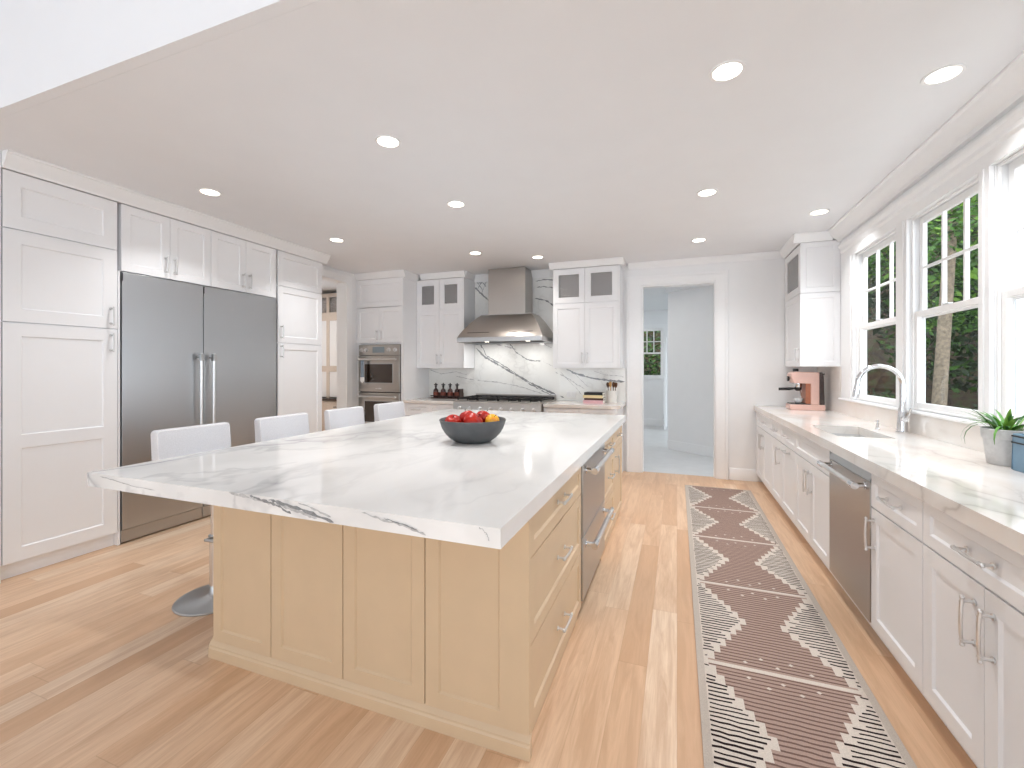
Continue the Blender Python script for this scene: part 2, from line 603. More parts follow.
# window wall, three double-hung windows
WZ0, WZ1 = 1.07, 2.40
WIN = [(4.04, 4.89), (3.09, 3.88), (2.15, 3.0)]
XO2 = 1.61
us = [-5.0, -2.6, -0.6, 2.15, 3.0, 3.09, 3.88, 4.04, 4.89, 6.14]
struct(grid_wall(us, [-0.4, 0.4, WZ0, WZ1, 3.4, 4.3], {(1, 1), (1, 2), (1, 3), (3, 2), (5, 2), (7, 2)}, 'x', XR, XO2).build('wall_right', M['wall']))
for k, (a, b) in enumerate(WIN):
    # local frame: x runs along -Y (left to right as seen from the room), y outwards
    w = b - a
    root = bpy.data.objects.new('window_%d' % (k + 1), None)
    COL.objects.link(root)
    root.location = (0, b, 0)
    root.rotation_euler = (0, 0, -PI / 2)
    struct(root)
    zm = 1.725
    X0 = 1.55
    mb = MB().frame(0.002, w - 0.002, WZ0 + 0.001, WZ1 - 0.002, 1.6065, 1.6095, 0.006)
    mb.frame(0.002, w - 0.002, WZ0 + 0.001, WZ1 - 0.002, X0 - 0.012, X0 - 0.001, 0.014)
    mb.build('window_frame', M['sash'], root, bevel=0.002)
    # lower sash, inner track
    mb = MB().frame(0.004, w - 0.004, WZ0 + 0.004, zm + 0.022, X0, X0 + 0.028, 0.042, (0.048, 0.036))
    lo = mb.build('lower_sash', M['sash'], root, bevel=0.003)
    MB().box(0.046, w - 0.046, X0 + 0.012, X0 + 0.016, WZ0 + 0.05, zm - 0.014).build('pane', M['glass'], lo)
    mb = MB().frame(0.004, w - 0.004, zm - 0.022, WZ1 - 0.004, X0 + 0.03, X0 + 0.056, 0.042, (0.04, 0.045))
    z0, z1 = zm + 0.018, WZ1 - 0.049
    for i in (1, 2):
        xx = 0.046 + (w - 0.092) * i / 3
        mb.box(xx - 0.009, xx + 0.009, X0 + 0.031, X0 + 0.055, z0, z1)
    mb.box(0.046, w - 0.046, X0 + 0.032, X0 + 0.054, (z0 + z1) / 2 - 0.009, (z0 + z1) / 2 + 0.009)
    hi = mb.build('upper_sash', M['sash'], root, bevel=0.003)
    MB().box(0.046, w - 0.046, X0 + 0.041, X0 + 0.045, z0, z1).build('pane', M['glass'], hi)
    MB().box(w / 2 - 0.03, w / 2 + 0.03, X0 - 0.004, X0 + 0.02, zm + 0.022, zm + 0.034).build('sash_lock', M['nickel'], lo, bevel=0.002)
    # white exterior casing round the opening
    mb = MB()
    mb.frame(-0.055, w + 0.055, WZ0 - 0.06, WZ1 + 0.07, XO2 + 0.001, XO2 + (0.006 if k < 2 else 0.045), 0.053)
    mb.build('exterior_casing', M['sash'], root)
# interior casing: head, mullions, outer legs, stool
mb = MB()
XC = 1.508
yA, yZ = 5.19, 1.95
mb.prism([(XR - 0.001, WZ1), (XC, WZ1), (XC, 2.475), (XC - 0.014, 2.49), (XC - 0.014, 2.515), (XC - 0.03, 2.54), (XC - 0.03, 2.56), (XR - 0.001, 2.56)], 'y', yZ, yA)
segs_y = [(4.89, 5.19), (3.88, 4.04), (3.0, 3.09), (1.95, 2.15)]
for a, b in segs_y:
    mb.box(XC, XR - 0.001, a, b, WZ0, WZ1)
    mb.box(XC - 0.008, XC, a + 0.035, b - 0.035, WZ0, WZ1)
struct(mb.build('trim_2', M['trim'], bevel=0.002))
mb = MB()
mb.prism([(1.549, 1.05), (1.495, 1.05), (1.49, 1.056), (1.49, 1.064), (1.495, 1.07), (1.549, 1.07)], 'y', yZ, 5.22)
struct(mb.build('trim_3', M['trim']))

# crown mouldings
CROWN = [(0, 0), (-0.016, 0), (-0.022, 0.02), (-0.05, 0.052), (-0.062, 0.085), (-0.072, 0.09), (-0.072, 0.104), (0, 0.104)]


def crown(name, axis, base, sgn, a, b, z0=2.625, k=1.0):
    pr = [(base + sgn * (-p[0]) * k, z0 + p[1] * (CEIL - 0.001 - z0) / 0.104) for p in CROWN]
    return struct(MB().prism(pr, axis, a, b).build(name, M['trim'], smooth=25))


crown('trim_4', 'y', XR - 0.001, -1, 1.26, 5.28, 2.62, 1.75)

# ------------------------------------------------------------------ cabinetry kit
HANDLE_MESH = {}


def pull_handle(parent, x, z, y, length, vertical, mat='nickel', r=0.0055):
    """bar pull on a face looking towards -y"""
    mb = MB()
    st = 0.032
    h = length / 2
    P = (lambda t, d: (x, y - d, z + t)) if vertical else (lambda t, d: (x + t, y - d, z))
    mb.tube([P(-h, st), P(-h * 0.5, st + 0.003), P(0, st + 0.004), P(h * 0.5, st + 0.003), P(h, st)], r, 8)
    for s in (-1, 1):
        mb.tube([P(s * h * 0.86, 0.0), P(s * h * 0.86, st)], r * 0.95, 8)
        mb.tube([P(s * h * 0.86, 0.0), P(s * h * 0.86, 0.005)], r * 1.9, 10)
        mb.ball(P(s * h, st), r * 1.35, 8)
        mb.tube([P(s * h * 0.78, st + 0.001), P(s * h * 0.82, st + 0.001)], r * 1.35, 8)
    return mb.build('handle', M[mat], parent, smooth=40)


def carcass(root, w, d, z0, z1, mat, top=True, toe=None, shelves=(), t=0.018, front_gap=0.0, back=True):
    mb = MB()
    mb.box(0.0005, t, front_gap, d, z0, z1)
    mb.box(w - t, w - 0.0005, front_gap, d, z0, z1)
    mb.box(t, w - t, front_gap, d, z0, z0 + t)
    if top:
        mb.box(t, w - t, front_gap, d, z1 - t, z1)
    if back:
        mb.box(t, w - t, d - 0.008, d, z0 + t, z1 - t)
    for s in shelves:
        mb.box(t, w - t, front_gap, d - 0.008, s - t / 2, s + t / 2)
    b = mb.build('carcass', mat, root)
    if toe is not None:
        MB().box(0.001, w - 0.001, toe, d, 0.0005, z0 - 0.001).build('toe_kick', mat, root)
    return b


def door(root, x0, x1, z0, z1, mat, name='door', handle=None, st=0.06, mid=None, rs=None, hl=0.13, hmat='nickel'):
    g = 0.0018
    o = MB().shaker(x0 + g, x1 - g, z0 + g, z1 - g, 0.02, -0.0006, st, mid=mid, rs=rs).build(name, mat, root, smooth=0)
    for h in ([handle] if handle and not isinstance(handle, list) else handle or []):
        pull_handle(o, h[0], h[1], -0.0206, h[3] if len(h) > 3 else hl, h[2] == 'v', hmat)
    return o


def glass_door(root, x0, x1, z0, z1, mat, st=0.06, handle=None):
    g = 0.0018
    o = MB().frame(x0 + g, x1 - g, z0 + g, z1 - g, -0.0206, -0.0006, st).build('glass_door', mat, root, bevel=0.002)
    MB().box(x0 + st - 0.004, x1 - st + 0.004, -0.013, -0.009, z0 + st - 0.004, z1 - st + 0.004).build('patterned_pane', M['seeded'], o)
    return o


LEFT, BACK, RIGHT = PI / 2, 0.0, -PI / 2

# ---------------- left run (faces +X); local x runs along +Y
FX = -4.02
W = M['cab']
DL = 0.62
t = thing('tall_cabinet', 'widest white tall cabinet with large two-panel door left of the steel fridge', 'cabinet', (FX, 1.50, 0), LEFT)
w = 0.62
carcass(t, w, DL, 0.1, 2.625, W, toe=0.03, shelves=(1.652, 2.252))
door(t, 0, w - 0.004, 2.255, 2.622, W, st=0.085)
door(t, 0, w - 0.004, 1.655, 2.252, W, st=0.085, handle=(w - 0.045, 1.75, 'v'))
door(t, 0, w - 0.004, 0.105, 1.652, W, st=0.085, mid=0.88, handle=(w - 0.045, 1.55, 'v'))

tag(MB().box(-4.63, -4.005, 2.1215, 2.1365, 0.0005, 2.104).build('filler_panel', W, bevel=0.001), 'narrow white upright panel between tall cabinet and steel fridge', 'panel')


def fridge(label, y0, w, hx):
    t = thing('refrigerator', label, 'refrigerator', (FX, y0, 0), LEFT, None)
    MB().box(0.003, w - 0.003, 0.004, DL, 0.1, 2.098).build('body', M['dark'], t)
    o = MB().box(0.003, w - 0.003, -0.028, 0.002, 0.112, 2.098).build('door', M['steel_v'], t, bevel=0.003)
    mb = MB()
    mb.tube([(hx, -0.085, 0.52), (hx, -0.085, 1.49)], 0.0125, 14)
    h = mb.build('handle', M['nickel'], o, smooth=40)
    for z in (0.56, 1.455):
        mb = MB().tube([(hx, -0.0285, z), (hx, -0.085, z)], 0.011, 12)
        mb.box(hx - 0.016, hx + 0.016, -0.102, -0.07, z - 0.03, z + 0.03)
        mb.build('handle_mount', M['steel'], o, bevel=0.002)
    MB().box(0.0015, 0.007, -0.03, -0.0285, 2.03, 2.09).build('hinge_cover', M['black'], t)
    MB().box(0.003, w - 0.003, -0.012, 0.003, 0.012, 0.106).build('toe_grille', M['steel'], t, bevel=0.002)
    for x in (0.08, w - 0.08):
        for y in (0.2, 0.5):
            MB().cyl((x, y, 0.0005), 0.02, 0.1, 10).build('levelling_foot', M['black'], t)
    return t


fridge('narrow steel refrigerator column with handle at its right edge', 2.14, 0.626, 0.57)
fridge('wide steel refrigerator column with handle at its left edge', 2.767, 0.776, 0.055)

for lab, y0, w in (('white two-door overhead cabinet above the narrow steel refrigerator, next to the tall cabinet', 2.14, 0.70),
                   ('white two-door overhead cabinet above the wide steel refrigerator', 2.841, 0.702)):
    t = thing('overhead_cabinet', lab, 'cabinet', (FX, y0, 0), LEFT)
    carcass(t, w, DL, 2.106, 2.625, W)
    door(t, 0, w / 2, 2.106, 2.622, W, handle=(w / 2 - 0.035, 2.22, 'v'))
    door(t, w / 2, w, 2.106, 2.622, W, handle=(w / 2 + 0.035, 2.22, 'v'))

t = thing('tall_cabinet', 'narrow white tall cabinet with three doors right of the steel fridge, beside the pantry opening', 'cabinet', (FX, 3.546, 0), LEFT)
w = 0.648
carcass(t, w, DL, 0.1, 2.625, W, toe=0.03, shelves=(1.63, 2.245))
door(t, 0.022, w, 2.248, 2.622, W, st=0.065)
door(t, 0.022, w, 1.633, 2.245, W, st=0.065, handle=(0.06, 1.75, 'v'))
door(t, 0.022, w, 0.105, 1.630, W, st=0.065, handle=(0.06, 1.54, 'v'))
crown('trim_5', 'y', FX + 0.02, 1, 1.497, 4.26)

# ---------------- back run (faces -Y)
# oven tower
TX, TY, TW = -4.42 + 0.022, 5.30, 0.80
t = thing('oven_cabinet', 'white tall cabinet that houses the double wall oven', 'cabinet', (TX, TY, 0), BACK)
mb = MB()
mb.box(0.0005, 0.045, 0, 0.695, 0.1, 2.639)
mb.box(TW - 0.045, TW - 0.0005, 0, 0.695, 0.1, 2.639)
for z0, z1 in ((0.1, 0.118), (0.42, 0.44), (1.70, 1.722), (2.62, 2.639)):
    mb.box(0.045, TW - 0.045, 0, 0.695, z0, z1)
mb.box(0.045, TW - 0.045, 0.685, 0.695, 0.118, 2.62)
mb.build('carcass', W, t)
MB().box(0.001, TW - 0.001, 0.07, 0.69, 0.0005, 0.099).build('toe_kick', W, t)
door(t, 0.0, TW, 2.235, 2.638, W, name='top_panel', st=0.07)
door(t, 0, TW / 2, 1.724, 2.23, W, handle=(TW / 2 - 0.035, 1.83, 'v'))
door(t, TW / 2, TW, 1.724, 2.23, W, handle=(TW / 2 + 0.035, 1.83, 'v'))
door(t, 0, TW, 0.105, 0.418, W, name='drawer', handle=(TW / 2, 0.27, 'h'))
crown('trim_6', 'x', TY - 0.02, -1, TX - 0.0, TX + TW + 0.045, 2.64, 0.65)
pr = [(TX + TW - p[0] * 0.65, 2.625 + p[1] * (CEIL - 0.001 - 2.625) / 0.104) for p in CROWN]
struct(MB().prism(pr, 'y', TY - 0.02, 5.66).build('trim_7', M['trim']))

t = thing('double_oven', 'stainless steel double wall oven with knobs and display built in tall cabinet', 'oven', (TX + 0.05, TY, 0), BACK)
OW = TW - 0.1
S = M['steel_warm']
MB().box(0.003, OW - 0.003, 0.004, 0.60, 0.443, 1.697).build('body', M['dark'], t)
pn = MB().box(0.002, OW - 0.002, -0.03, 0.002, 1.545, 1.695).build('control_panel', S, t, bevel=0.004)
MB().box(OW * 0.35, OW * 0.64, -0.0335, -0.0302, 1.58, 1.665).build('display', [M['lcd']], pn, bevel=0.001)
for x in (0.1, 0.2, 0.75, 0.9):
    mb = MB().lathe([(0.03, 0), (0.03, 0.006), (0.022, 0.008), (0.019, 0.03), (0.0, 0.031)], (OW * x if x > 0.15 else OW * 0.08, -0.0304, 1.62), 18, axis='y')
    mb.build('knob', M['nickel'], pn)
for z0, z1, nm in ((1.02, 1.54, 'upper_oven_door'), (0.455, 1.008, 'lower_oven_door')):
    dr = MB().box(0.002, OW - 0.002, -0.034, 0.002, z0, z1).build(nm, S, t, bevel=0.005)
    MB().box(0.11, OW - 0.11, -0.0365, -0.0345, z0 + 0.13, z1 - 0.12).build('oven_window', M['darkglass'], dr, bevel=0.001)
    mb = MB().frame(0.10, OW - 0.10, z0 + 0.12, z1 - 0.11, -0.038, -0.0345, 0.012)
    mb.build('window_trim', M['steel'], dr)
    mb = MB().tube([(0.04, -0.085, z1 - 0.055), (OW - 0.04, -0.085, z1 - 0.055)], 0.014, 12)
    for x in (0.055, OW - 0.055):
        mb.tube([(x, -0.034, z1 - 0.055), (x, -0.085, z1 - 0.055)], 0.013, 10)
        mb.ball((0.04 if x < 0.3 else OW - 0.04, -0.085, z1 - 0.055), 0.018, 10)
    mb.build('handle', M['nickel'], dr, smooth=40)
mb = MB().box(0.3, 0.34, -0.0375, -0.0345, 1.065, 1.075).box(0.35, 0.40, -0.0375, -0.0345, 1.062, 1.078)
mb.build('badge', M['nickel'], t)
# hang tag on the upper oven's handle
tg = thing('hang_tag', 'blue and white paper tag hanging from the upper oven handle', 'tag', (TX + 0.05 + 0.125, TY - 0.104, 1.2), BACK)
MB().box(-0.028, 0.028, -0.001, 0.001, 0.02, 0.27).build('strap', simple('blue_grey_card', (132, 146, 160), 0.6), tg)
MB().prism([(-0.036, 0.03), (0.036, 0.03), (0.036, -0.02), (0, -0.055), (-0.036, -0.02)], 'y', -0.0035, -0.0015).build('card', simple('white_card', (240, 240, 240), 0.6), tg)

# base cabinets, worktops, range
CY = 5.33
BLX0, BLX1 = TX + TW + 0.002, -2.79
w = BLX1 - BLX0
t = thing('base_cabinet', 'white drawer base cabinet between oven tower and range', 'cabinet', (BLX0, CY, 0), BACK)
carcass(t, w, 0.64, 0.1, 0.873, W, toe=0.06)
for a, b in ((0.0, w / 2), (w / 2, w)):
    door(t, a, b, 0.70, 0.868, W, name='drawer', handle=((a + b) / 2, 0.785, 'h'), st=0.045)
door(t, 0, w / 2, 0.105, 0.695, W, handle=(w / 2 - 0.04, 0.6, 'v'))
door(t, w / 2, w, 0.105, 0.695, W, handle=(w / 2 + 0.04, 0.6, 'v'))
BRX0, BRX1 = -1.56, -0.665
w = BRX1 - BRX0
t = thing('base_cabinet', 'white base cabinet between range and doorway under the books', 'cabinet', (BRX0, CY, 0), BACK)
carcass(t, w, 0.64, 0.1, 0.873, W, toe=0.06)
for a, b in ((0.0, w / 2), (w / 2, w)):
    door(t, a, b, 0.70, 0.868, W, name='drawer', handle=((a + b) / 2, 0.785, 'h'), st=0.045)
door(t, 0, w / 2, 0.105, 0.695, W, handle=(w / 2 - 0.04, 0.6, 'v'))
door(t, w / 2, w, 0.105, 0.695, W, handle=(w / 2 + 0.04, 0.6, 'v'))
tag(MB().prism([(BLX0, CY - 0.045), (BLX1, CY - 0.045), (BLX1, 5.975), (BLX0, 5.975)], 'z', 0.874, 0.914).build('worktop', M['marble2'], bevel=0.003),
    'white veined stone worktop left of the range under spice bottles', 'worktop')
tag(MB().prism([(BRX0, CY - 0.045), (BRX1 - 0.06, CY - 0.045), (BRX1 + 0.035, CY + 0.05), (BRX1 + 0.035, 5.975), (BRX0, 5.975)], 'z', 0.874, 0.914).build('worktop', M['marble2'], bevel=0.003),
    'white veined stone worktop with clipped corner right of the range, under books', 'worktop')

# backsplash slabs with their veins inlaid in the same mesh
random.seed(3)
SY = 5.978


def vein(mb, pts, w, y, mi=1, jit=0.012, sub=7):
    """irregular ribbon in the XZ plane"""
    P = []
    for (a, b) in zip(pts, pts[1:]):
        for k in range(sub):
            q = k / sub
            P.append((a[0] + (b[0] - a[0]) * q, a[1] + (b[1] - a[1]) * q))
    P.append(pts[-1])
    n = len(P)
    L, Rr = [], []
    for i, (x, z) in enumerate(P):
        a, b = P[max(0, i - 1)], P[min(n - 1, i + 1)]
        dx, dz = b[0] - a[0], b[1] - a[1]
        l = math.hypot(dx, dz) or 1
        jx, jz = random.uniform(-jit, jit), random.uniform(-jit, jit)
        ww = w * random.uniform(0.25, 1.25) * (0.15 if i in (0, n - 1) else 1)
        L.append((x + jx - dz / l * ww / 2, y, z + jz + dx / l * ww / 2))
        Rr.append((x + jx + dz / l * ww / 2, y, z + jz - dx / l * ww / 2))
    for i in range(n - 1):
        mb.face([L[i], L[i + 1], Rr[i + 1], Rr[i]], mi)


VY = SY - 0.0006
VEINS = (
    ([(-2.816, 1.68), (-2.665, 1.53), (-2.423, 1.398), (-2.187, 1.277), (-1.956, 1.156), (-1.695, 1.041), (-1.459, 0.951)], 0.028, 1),
    ([(-2.726, 1.718), (-2.624, 1.537), (-2.304, 1.372), (-2.032, 1.18), (-1.825, 1.064), (-1.586, 0.962)], 0.015, 1),
    ([(-2.483, 1.706), (-2.304, 1.673), (-2.167, 1.627)], 0.02, 2),
    ([(-2.272, 1.728), (-2.167, 1.591), (-2.013, 1.487), (-1.881, 1.461), (-1.762, 1.461)], 0.017, 1),
    ([(-3.126, 1.235), (-2.83, 1.184), (-2.423, 1.15), (-2.071, 1.089), (-1.769, 1.004)], 0.014, 2),
    ([(-3.58, 1.342), (-3.387, 1.272), (-3.126, 1.304), (-2.935, 1.259)], 0.01, 2),
    ([(-1.424, 1.343), (-1.3, 1.284), (-1.091, 1.227), (-0.854, 1.198), (-0.65, 1.183)], 0.03, 1),
    ([(-1.586, 1.308), (-1.406, 1.221), (-1.282, 1.135), (-1.16, 1.075)], 0.014, 2),
    ([(-1.335, 1.309), (-1.195, 1.171), (-1.126, 1.103)], 0.008, 2),
    ([(-1.769, 1.461), (-1.549, 1.343), (-1.335, 1.135), (-1.195, 0.981)], 0.008, 2),
    ([(-1.769, 1.717), (-1.677, 1.662), (-1.607, 1.64)], 0.012, 2),
    ([(-1.881, 2.34), (-1.769, 2.327), (-1.677, 2.283), (-1.6, 2.219), (-1.54, 2.17)], 0.024, 1),
    ([(-1.873, 2.59), (-1.751, 2.60), (-1.54, 2.585)], 0.012, 1),
    ([(-1.862, 2.497), (-1.732, 2.503), (-1.54, 2.46)], 0.012, 1),
    ([(-2.812, 2.56), (-2.768, 2.509), (-2.685, 2.437), (-2.608, 2.369), (-2.5, 2.27)], 0.026, 1),
    ([(-2.812, 2.65), (-2.768, 2.615), (-2.685, 2.624), (-2.608, 2.537)], 0.012, 1),
    ([(-2.80, 2.66), (-2.739, 2.583), (-2.665, 2.484)], 0.01, 1),
    ([(-2.685, 2.65), (-2.726, 2.601), (-2.809, 2.474)], 0.008, 1),
    ([(-2.624, 2.65), (-2.673, 2.541), (-2.726, 2.413)], 0.008, 1),
    ([(-1.057, 1.326), (-0.921, 1.276), (-0.65, 1.244)], 0.008, 2),
)


def cut_x(pts, a, b):
    """the piece of a polyline that lies between x = a and x = b"""
    out = []
    for p, q in zip(pts, pts[1:]):
        for k in range(9):
            t_ = k / 8
            x = p[0] + (q[0] - p[0]) * t_
            if a <= x <= b:
                pt = (x, p[1] + (q[1] - p[1]) * t_)
                if not out or abs(out[-1][0] - pt[0]) > 0.03 or abs(out[-1][1] - pt[1]) > 0.03:
                    out.append(pt)
    return out


for nm, lab, x0, x1, zt_ in (('backsplash', 'tall white marble slab with bold grey diagonal veins behind range and hood', -2.818, -1.529, CEIL - 0.002),
                             ('backsplash', 'low white marble slab behind the dark bottles on the tray', BLX0, -2.8195, 1.358),
                             ('backsplash', 'low white marble slab with dark vein behind the books', -1.5275, BRX1 + 0.035, 1.358)):
    sp = MB().box(x0, x1, SY, YB - 0.001, 0.915, zt_)
    for k, (pts, w, mi) in enumerate(VEINS):
        c_ = cut_x(pts, x0 + 0.004, x1 - 0.004)
        if len(c_) > 1:
            vein(sp, c_, w, VY - 0.00012 * k, mi, jit=0.005, sub=2)
    tag(sp.build(nm, [M['slab'], M['vein'], M['vein_soft']], recalc=False, smooth=0), lab, 'backsplash')
crown('trim_8', 'x', SY - 0.001, -1, -2.815, -1.535, 2.63, 0.9)

# range
RX0, RX1 = -2.785, -1.566
w = RX1 - RX0
S = M['steel_warm']
t = thing('range_cooker', 'wide stainless steel range with black grates under the hood', 'range', (RX0, 5.28, 0), BACK)
MB().box(0.002, w - 0.002, 0.02, 0.695, 0.12, 0.90).build('body', S, t, bevel=0.003)
mb = MB().prism([(0.018, 0.745), (-0.02, 0.76), (-0.045, 0.78), (-0.045, 0.895), (-0.035, 0.918), (-0.01, 0.925), (0.018, 0.925)], 'x', 0.002, w - 0.002)
cp = mb.build('control_panel', S, t, smooth=25)
for k in range(8):
    MB().lathe([(0.026, 0), (0.026, 0.006), (0.02, 0.01), (0.018, 0.036), (0, 0.038)], (0.1 + k * (w - 0.2) / 7, -0.0452, 0.835), 16, axis='y').build('knob', M['nickel'], cp)
for a, b in ((0.01, 0.76), (0.77, w - 0.01)):
    dr = MB().box(a, b, -0.012, 0.018, 0.18, 0.735).build('oven_door', S, t, bevel=0.004)
    MB().box(a + 0.1, b - 0.1, -0.0145, -0.0125, 0.32, 0.60).build('oven_window', M['darkglass'], dr)
    mb = MB().tube([(a + 0.04, -0.065, 0.685), (b - 0.04, -0.065, 0.685)], 0.013, 12)
    for x in (a + 0.06, b - 0.06):
        mb.tube([(x, -0.012, 0.685), (x, -0.065, 0.685)], 0.011, 10)
    mb.build('handle', M['nickel'], dr)
MB().box(0.004, w - 0.004, 0.0, 0.695, 0.902, 0.93).build('cooktop', S, t, bevel=0.003)
MB().box(0.004, w - 0.004, 0.66, 0.695, 0.931, 0.985).build('rear_trim', S, t, bevel=0.003)
for k in range(4):
    x0 = 0.02 + k * (w - 0.04) / 4
    x1 = x0 + (w - 0.04) / 4 - 0.004
    mb = MB().frame(x0, x1, 0.0, 1.0, 0, 1, 0.01) if False else MB()
    for y in (0.04, 0.19, 0.34, 0.49, 0.63):
        mb.box(x0, x1, y, y + 0.014, 0.948, 0.968)
    for x in (x0, (x0 + x1) / 2 - 0.007, x1 - 0.014):
        mb.box(x, x + 0.014, 0.04, 0.644, 0.948, 0.966)
        for y in (0.045, 0.63):
            mb.box(x, x + 0.012, y, y + 0.012, 0.9305, 0.95)
    mb.build('grate', M['iron'], t)
    for y in (0.19, 0.49):
        MB().lathe([(0.05, 0), (0.05, 0.008), (0.034, 0.012), (0.034, 0.017), (0, 0.018)], ((x0 + x1) / 2, y + 0.006, 0.9302), 18).build('burner', M['iron'], t)
for x in (0.06, w - 0.06):
    for y in (0.08, 0.62):
        MB().cyl((x, y, 0.0005), 0.022, 0.1194, 12).build('levelling_foot', M['steel'], t)

# hood
t = thing('range_hood', 'stainless steel chimney hood with curved canopy above the range', 'hood', (-2.175, YB - 0.0265, 0), BACK)
S = M['steel_warm']
hw, tw = 0.597, 0.372
prof = []
for k in range(9):
    q = k / 8
    e = 1 - (1 - q) ** 1.25
    # plan half width / depth as the canopy rises
    hwk = hw + (tw - hw) * (q ** 1.15)
    dk = 0.65 + (0.375 - 0.65) * (q ** 1.2)
    prof.append((hwk, dk, 1.768 + (2.085 - 1.768) * (1 - (1 - q) ** 1.12)))
mb = MB()
rings = [[(-a, -0.001, z), (-a, -d, z), (a, -d, z), (a, -0.001, z)] for a, d, z in prof]
for p, q in zip(rings, rings[1:]):
    for i in range(4):
        j = (i + 1) % 4
        mb.face([p[i], p[j], q[j], q[i]])
mb.face(rings[-1])
mb.face(rings[0])
cn = mb.build('canopy', S, t, smooth=25)
mb = MB()
mb.frame(-hw - 0.003, hw + 0.003, -0.653, -0.001, 1.705, 1.767, 0.02)
mb2 = MB()
for v_, f_ in ((mb.v, mb.f),):
    mb2.add([(x, z, y) for (x, y, z) in v_], f_)
mb2.build('rim', M['steel'], t, bevel=0.006)
mb = MB().box(-hw + 0.018, hw - 0.018, -0.632, -0.022, 1.728, 1.733)
bf = mb.build('baffle_filter', M['iron'], t)
mb = MB()
for a in (-0.30, 0.30):
    mb.tube([(a - 0.16, -0.613, 1.832), (a + 0.16, -0.613, 1.832)], 0.004, 8)
mb.build('dark_bars', M['dark'], t)  # two thin dark bars across the canopy front
for x in (-0.3, 0.3):
    hl_ = MB().lathe([(0, -0.004), (0.032, -0.004), (0.032, 0), (0, 0)], (x, -0.33, 1.7275), 18).build('hood_light', M['led'], t)
    ld = bpy.data.lights.new('hood_lamp', 'AREA')
    ld.shape = 'DISK'
    ld.size = 0.06
    ld.energy = 2.2
    ld.color = (1.0, 0.97, 0.93)
    lo = bpy.data.objects.new('hood_lamp', ld)
    COL.objects.link(lo)
    lo.parent = hl_
    lo.location = (x, -0.33, 1.72)
MB().box(-tw + 0.002, tw - 0.002, -0.378, -0.001, 2.086, 2.094).build('canopy_cap', M['steel'], t, bevel=0.002)
MB().box(-0.28, 0.26, -0.325, -0.001, 2.095, CEIL - 0.002).build('chimney', S, t, bevel=0.003)

# wall cabinets beside the hood
UY = 5.63
for lab, x0, x1 in (('white wall cabinet with two glass top doors left of the hood', BLX0, -2.822),
                    ('white wall cabinet with two patterned glass top doors right of the hood, beside the doorway', -1.525, -0.665)):
    w = x1 - x0
    t = thing('wall_cabinet', lab, 'cabinet', (x0, UY + 0.02, 0), BACK)
    carcass(t, w, YB - UY - 0.022, 1.36, 2.649, W, shelves=(2.195,))
    off = 0.0
    a = off
    mid = (a + w - 0.02) / 2
    for p, q, s in ((a, mid, -1), (mid, w - 0.02, 1)):
        glass_door(t, p, q, 2.2, 2.645, W, st=0.085 if x0 < -2 else 0.075)
        door(t, p, q, 1.362, 2.192, W, handle=((q - 0.035) if s < 0 else (p + 0.035), 1.49, 'v'))
    MB().box(w - 0.019, w - 0.0005, -0.02, -0.001, 1.36, 2.647).build('filler_strip', W, t)
    MB().box(0.001, w - 0.001, -0.015, -0.001, 1.335, 1.3595).build('light_rail', W, t) if False else None
    pr = [(UY - 0.0 + p[0], 2.6315 + p[1] * (CEIL - 0.001 - 2.6315) / 0.104) for p in CROWN]
    MB().prism(pr, 'x', 0, 0) if False else None
crown('trim_9', 'x', UY, -1, BLX0 + 0.075, -2.80, 2.65, 0.62)
crown('trim_10', 'x', UY, -1, -1.57, -0.62, 2.65, 0.62)
for nm, xx, s in (('trim_11', -1.525, -1), ('trim_12', -0.665, 1), ('trim_18', -2.822, 1)):
    pr = [(xx + s * (-p[0]) * 0.62, 2.65 + p[1] * (CEIL - 0.001 - 2.65) / 0.104) for p in CROWN]
    struct(MB().prism(pr, 'y', UY - 0.0, SY - 0.003 if xx < -1 else YB - 0.002).build(nm, M['trim']))
crown('trim_13', 'x', YB - 0.001, -1, -0.60, 1.17, 2.655, 0.8)

# small outlet plate on the backsplash
t = thing('outlet', 'white outlet plate on the marble backsplash left of the books', 'outlet', (-1.36, SY - 0.0012, 1.0), BACK)
MB().box(-0.06, 0.06, -0.006, 0, -0.045, 0.045).build('plate', M['trim'], t, bevel=0.002)
mb = MB()
for x in (-0.028, 0.028):
    mb.box(x - 0.016, x + 0.016, -0.0075, -0.0062, -0.03, 0.03)
mb.build('socket', M['wall'], t)

# ---------------- island
IY, IX0, IX1 = 1.455, -2.035, -0.479
T = M['tan']
t = thing('island_end_panel', 'tan island end facing the camera with four framed panels and moulded plinth', 'island end panel', (0, IY + 0.0195, 0))
MB().box(IX0, IX1 - 0.002, 0.0005, 0.0055, 0.02, 0.856).build('backing_board', T, t)
cuts = [IX0, -1.672, -1.279, -0.893, IX1]
for i in range(4):
    a, b = cuts[i], cuts[i + 1]
    g = 0.0022
    MB().shaker(a + g, b - (g if i < 3 else 0.0), 0.085, 0.855, 0.02, 0, 0.056 if i else 0.05, mid=None, rs=(0.11 if i == 3 else None), rec=0.008).build('framed_panel', T, t, smooth=0)
mb = MB()
pr = [(0, 0.0005), (-0.026, 0.0005), (-0.026, 0.045), (-0.022, 0.052), (-0.022, 0.06), (-0.008, 0.078), (-0.006, 0.084), (0, 0.084)]
mb.prism(pr, 'x', IX0 - 0.024, IX1 + 0.004)
mb.build('plinth', T, t, smooth=25)
t = thing('island_cabinet', 'tan panelled back of the island on the bar stool side', 'island cabinet', (IX0, IY + 0.026, 0))
MB().box(0, 0.9, 0, 4.26 - IY - 0.026, 0.0005, 0.856).build('carcass', T, t)
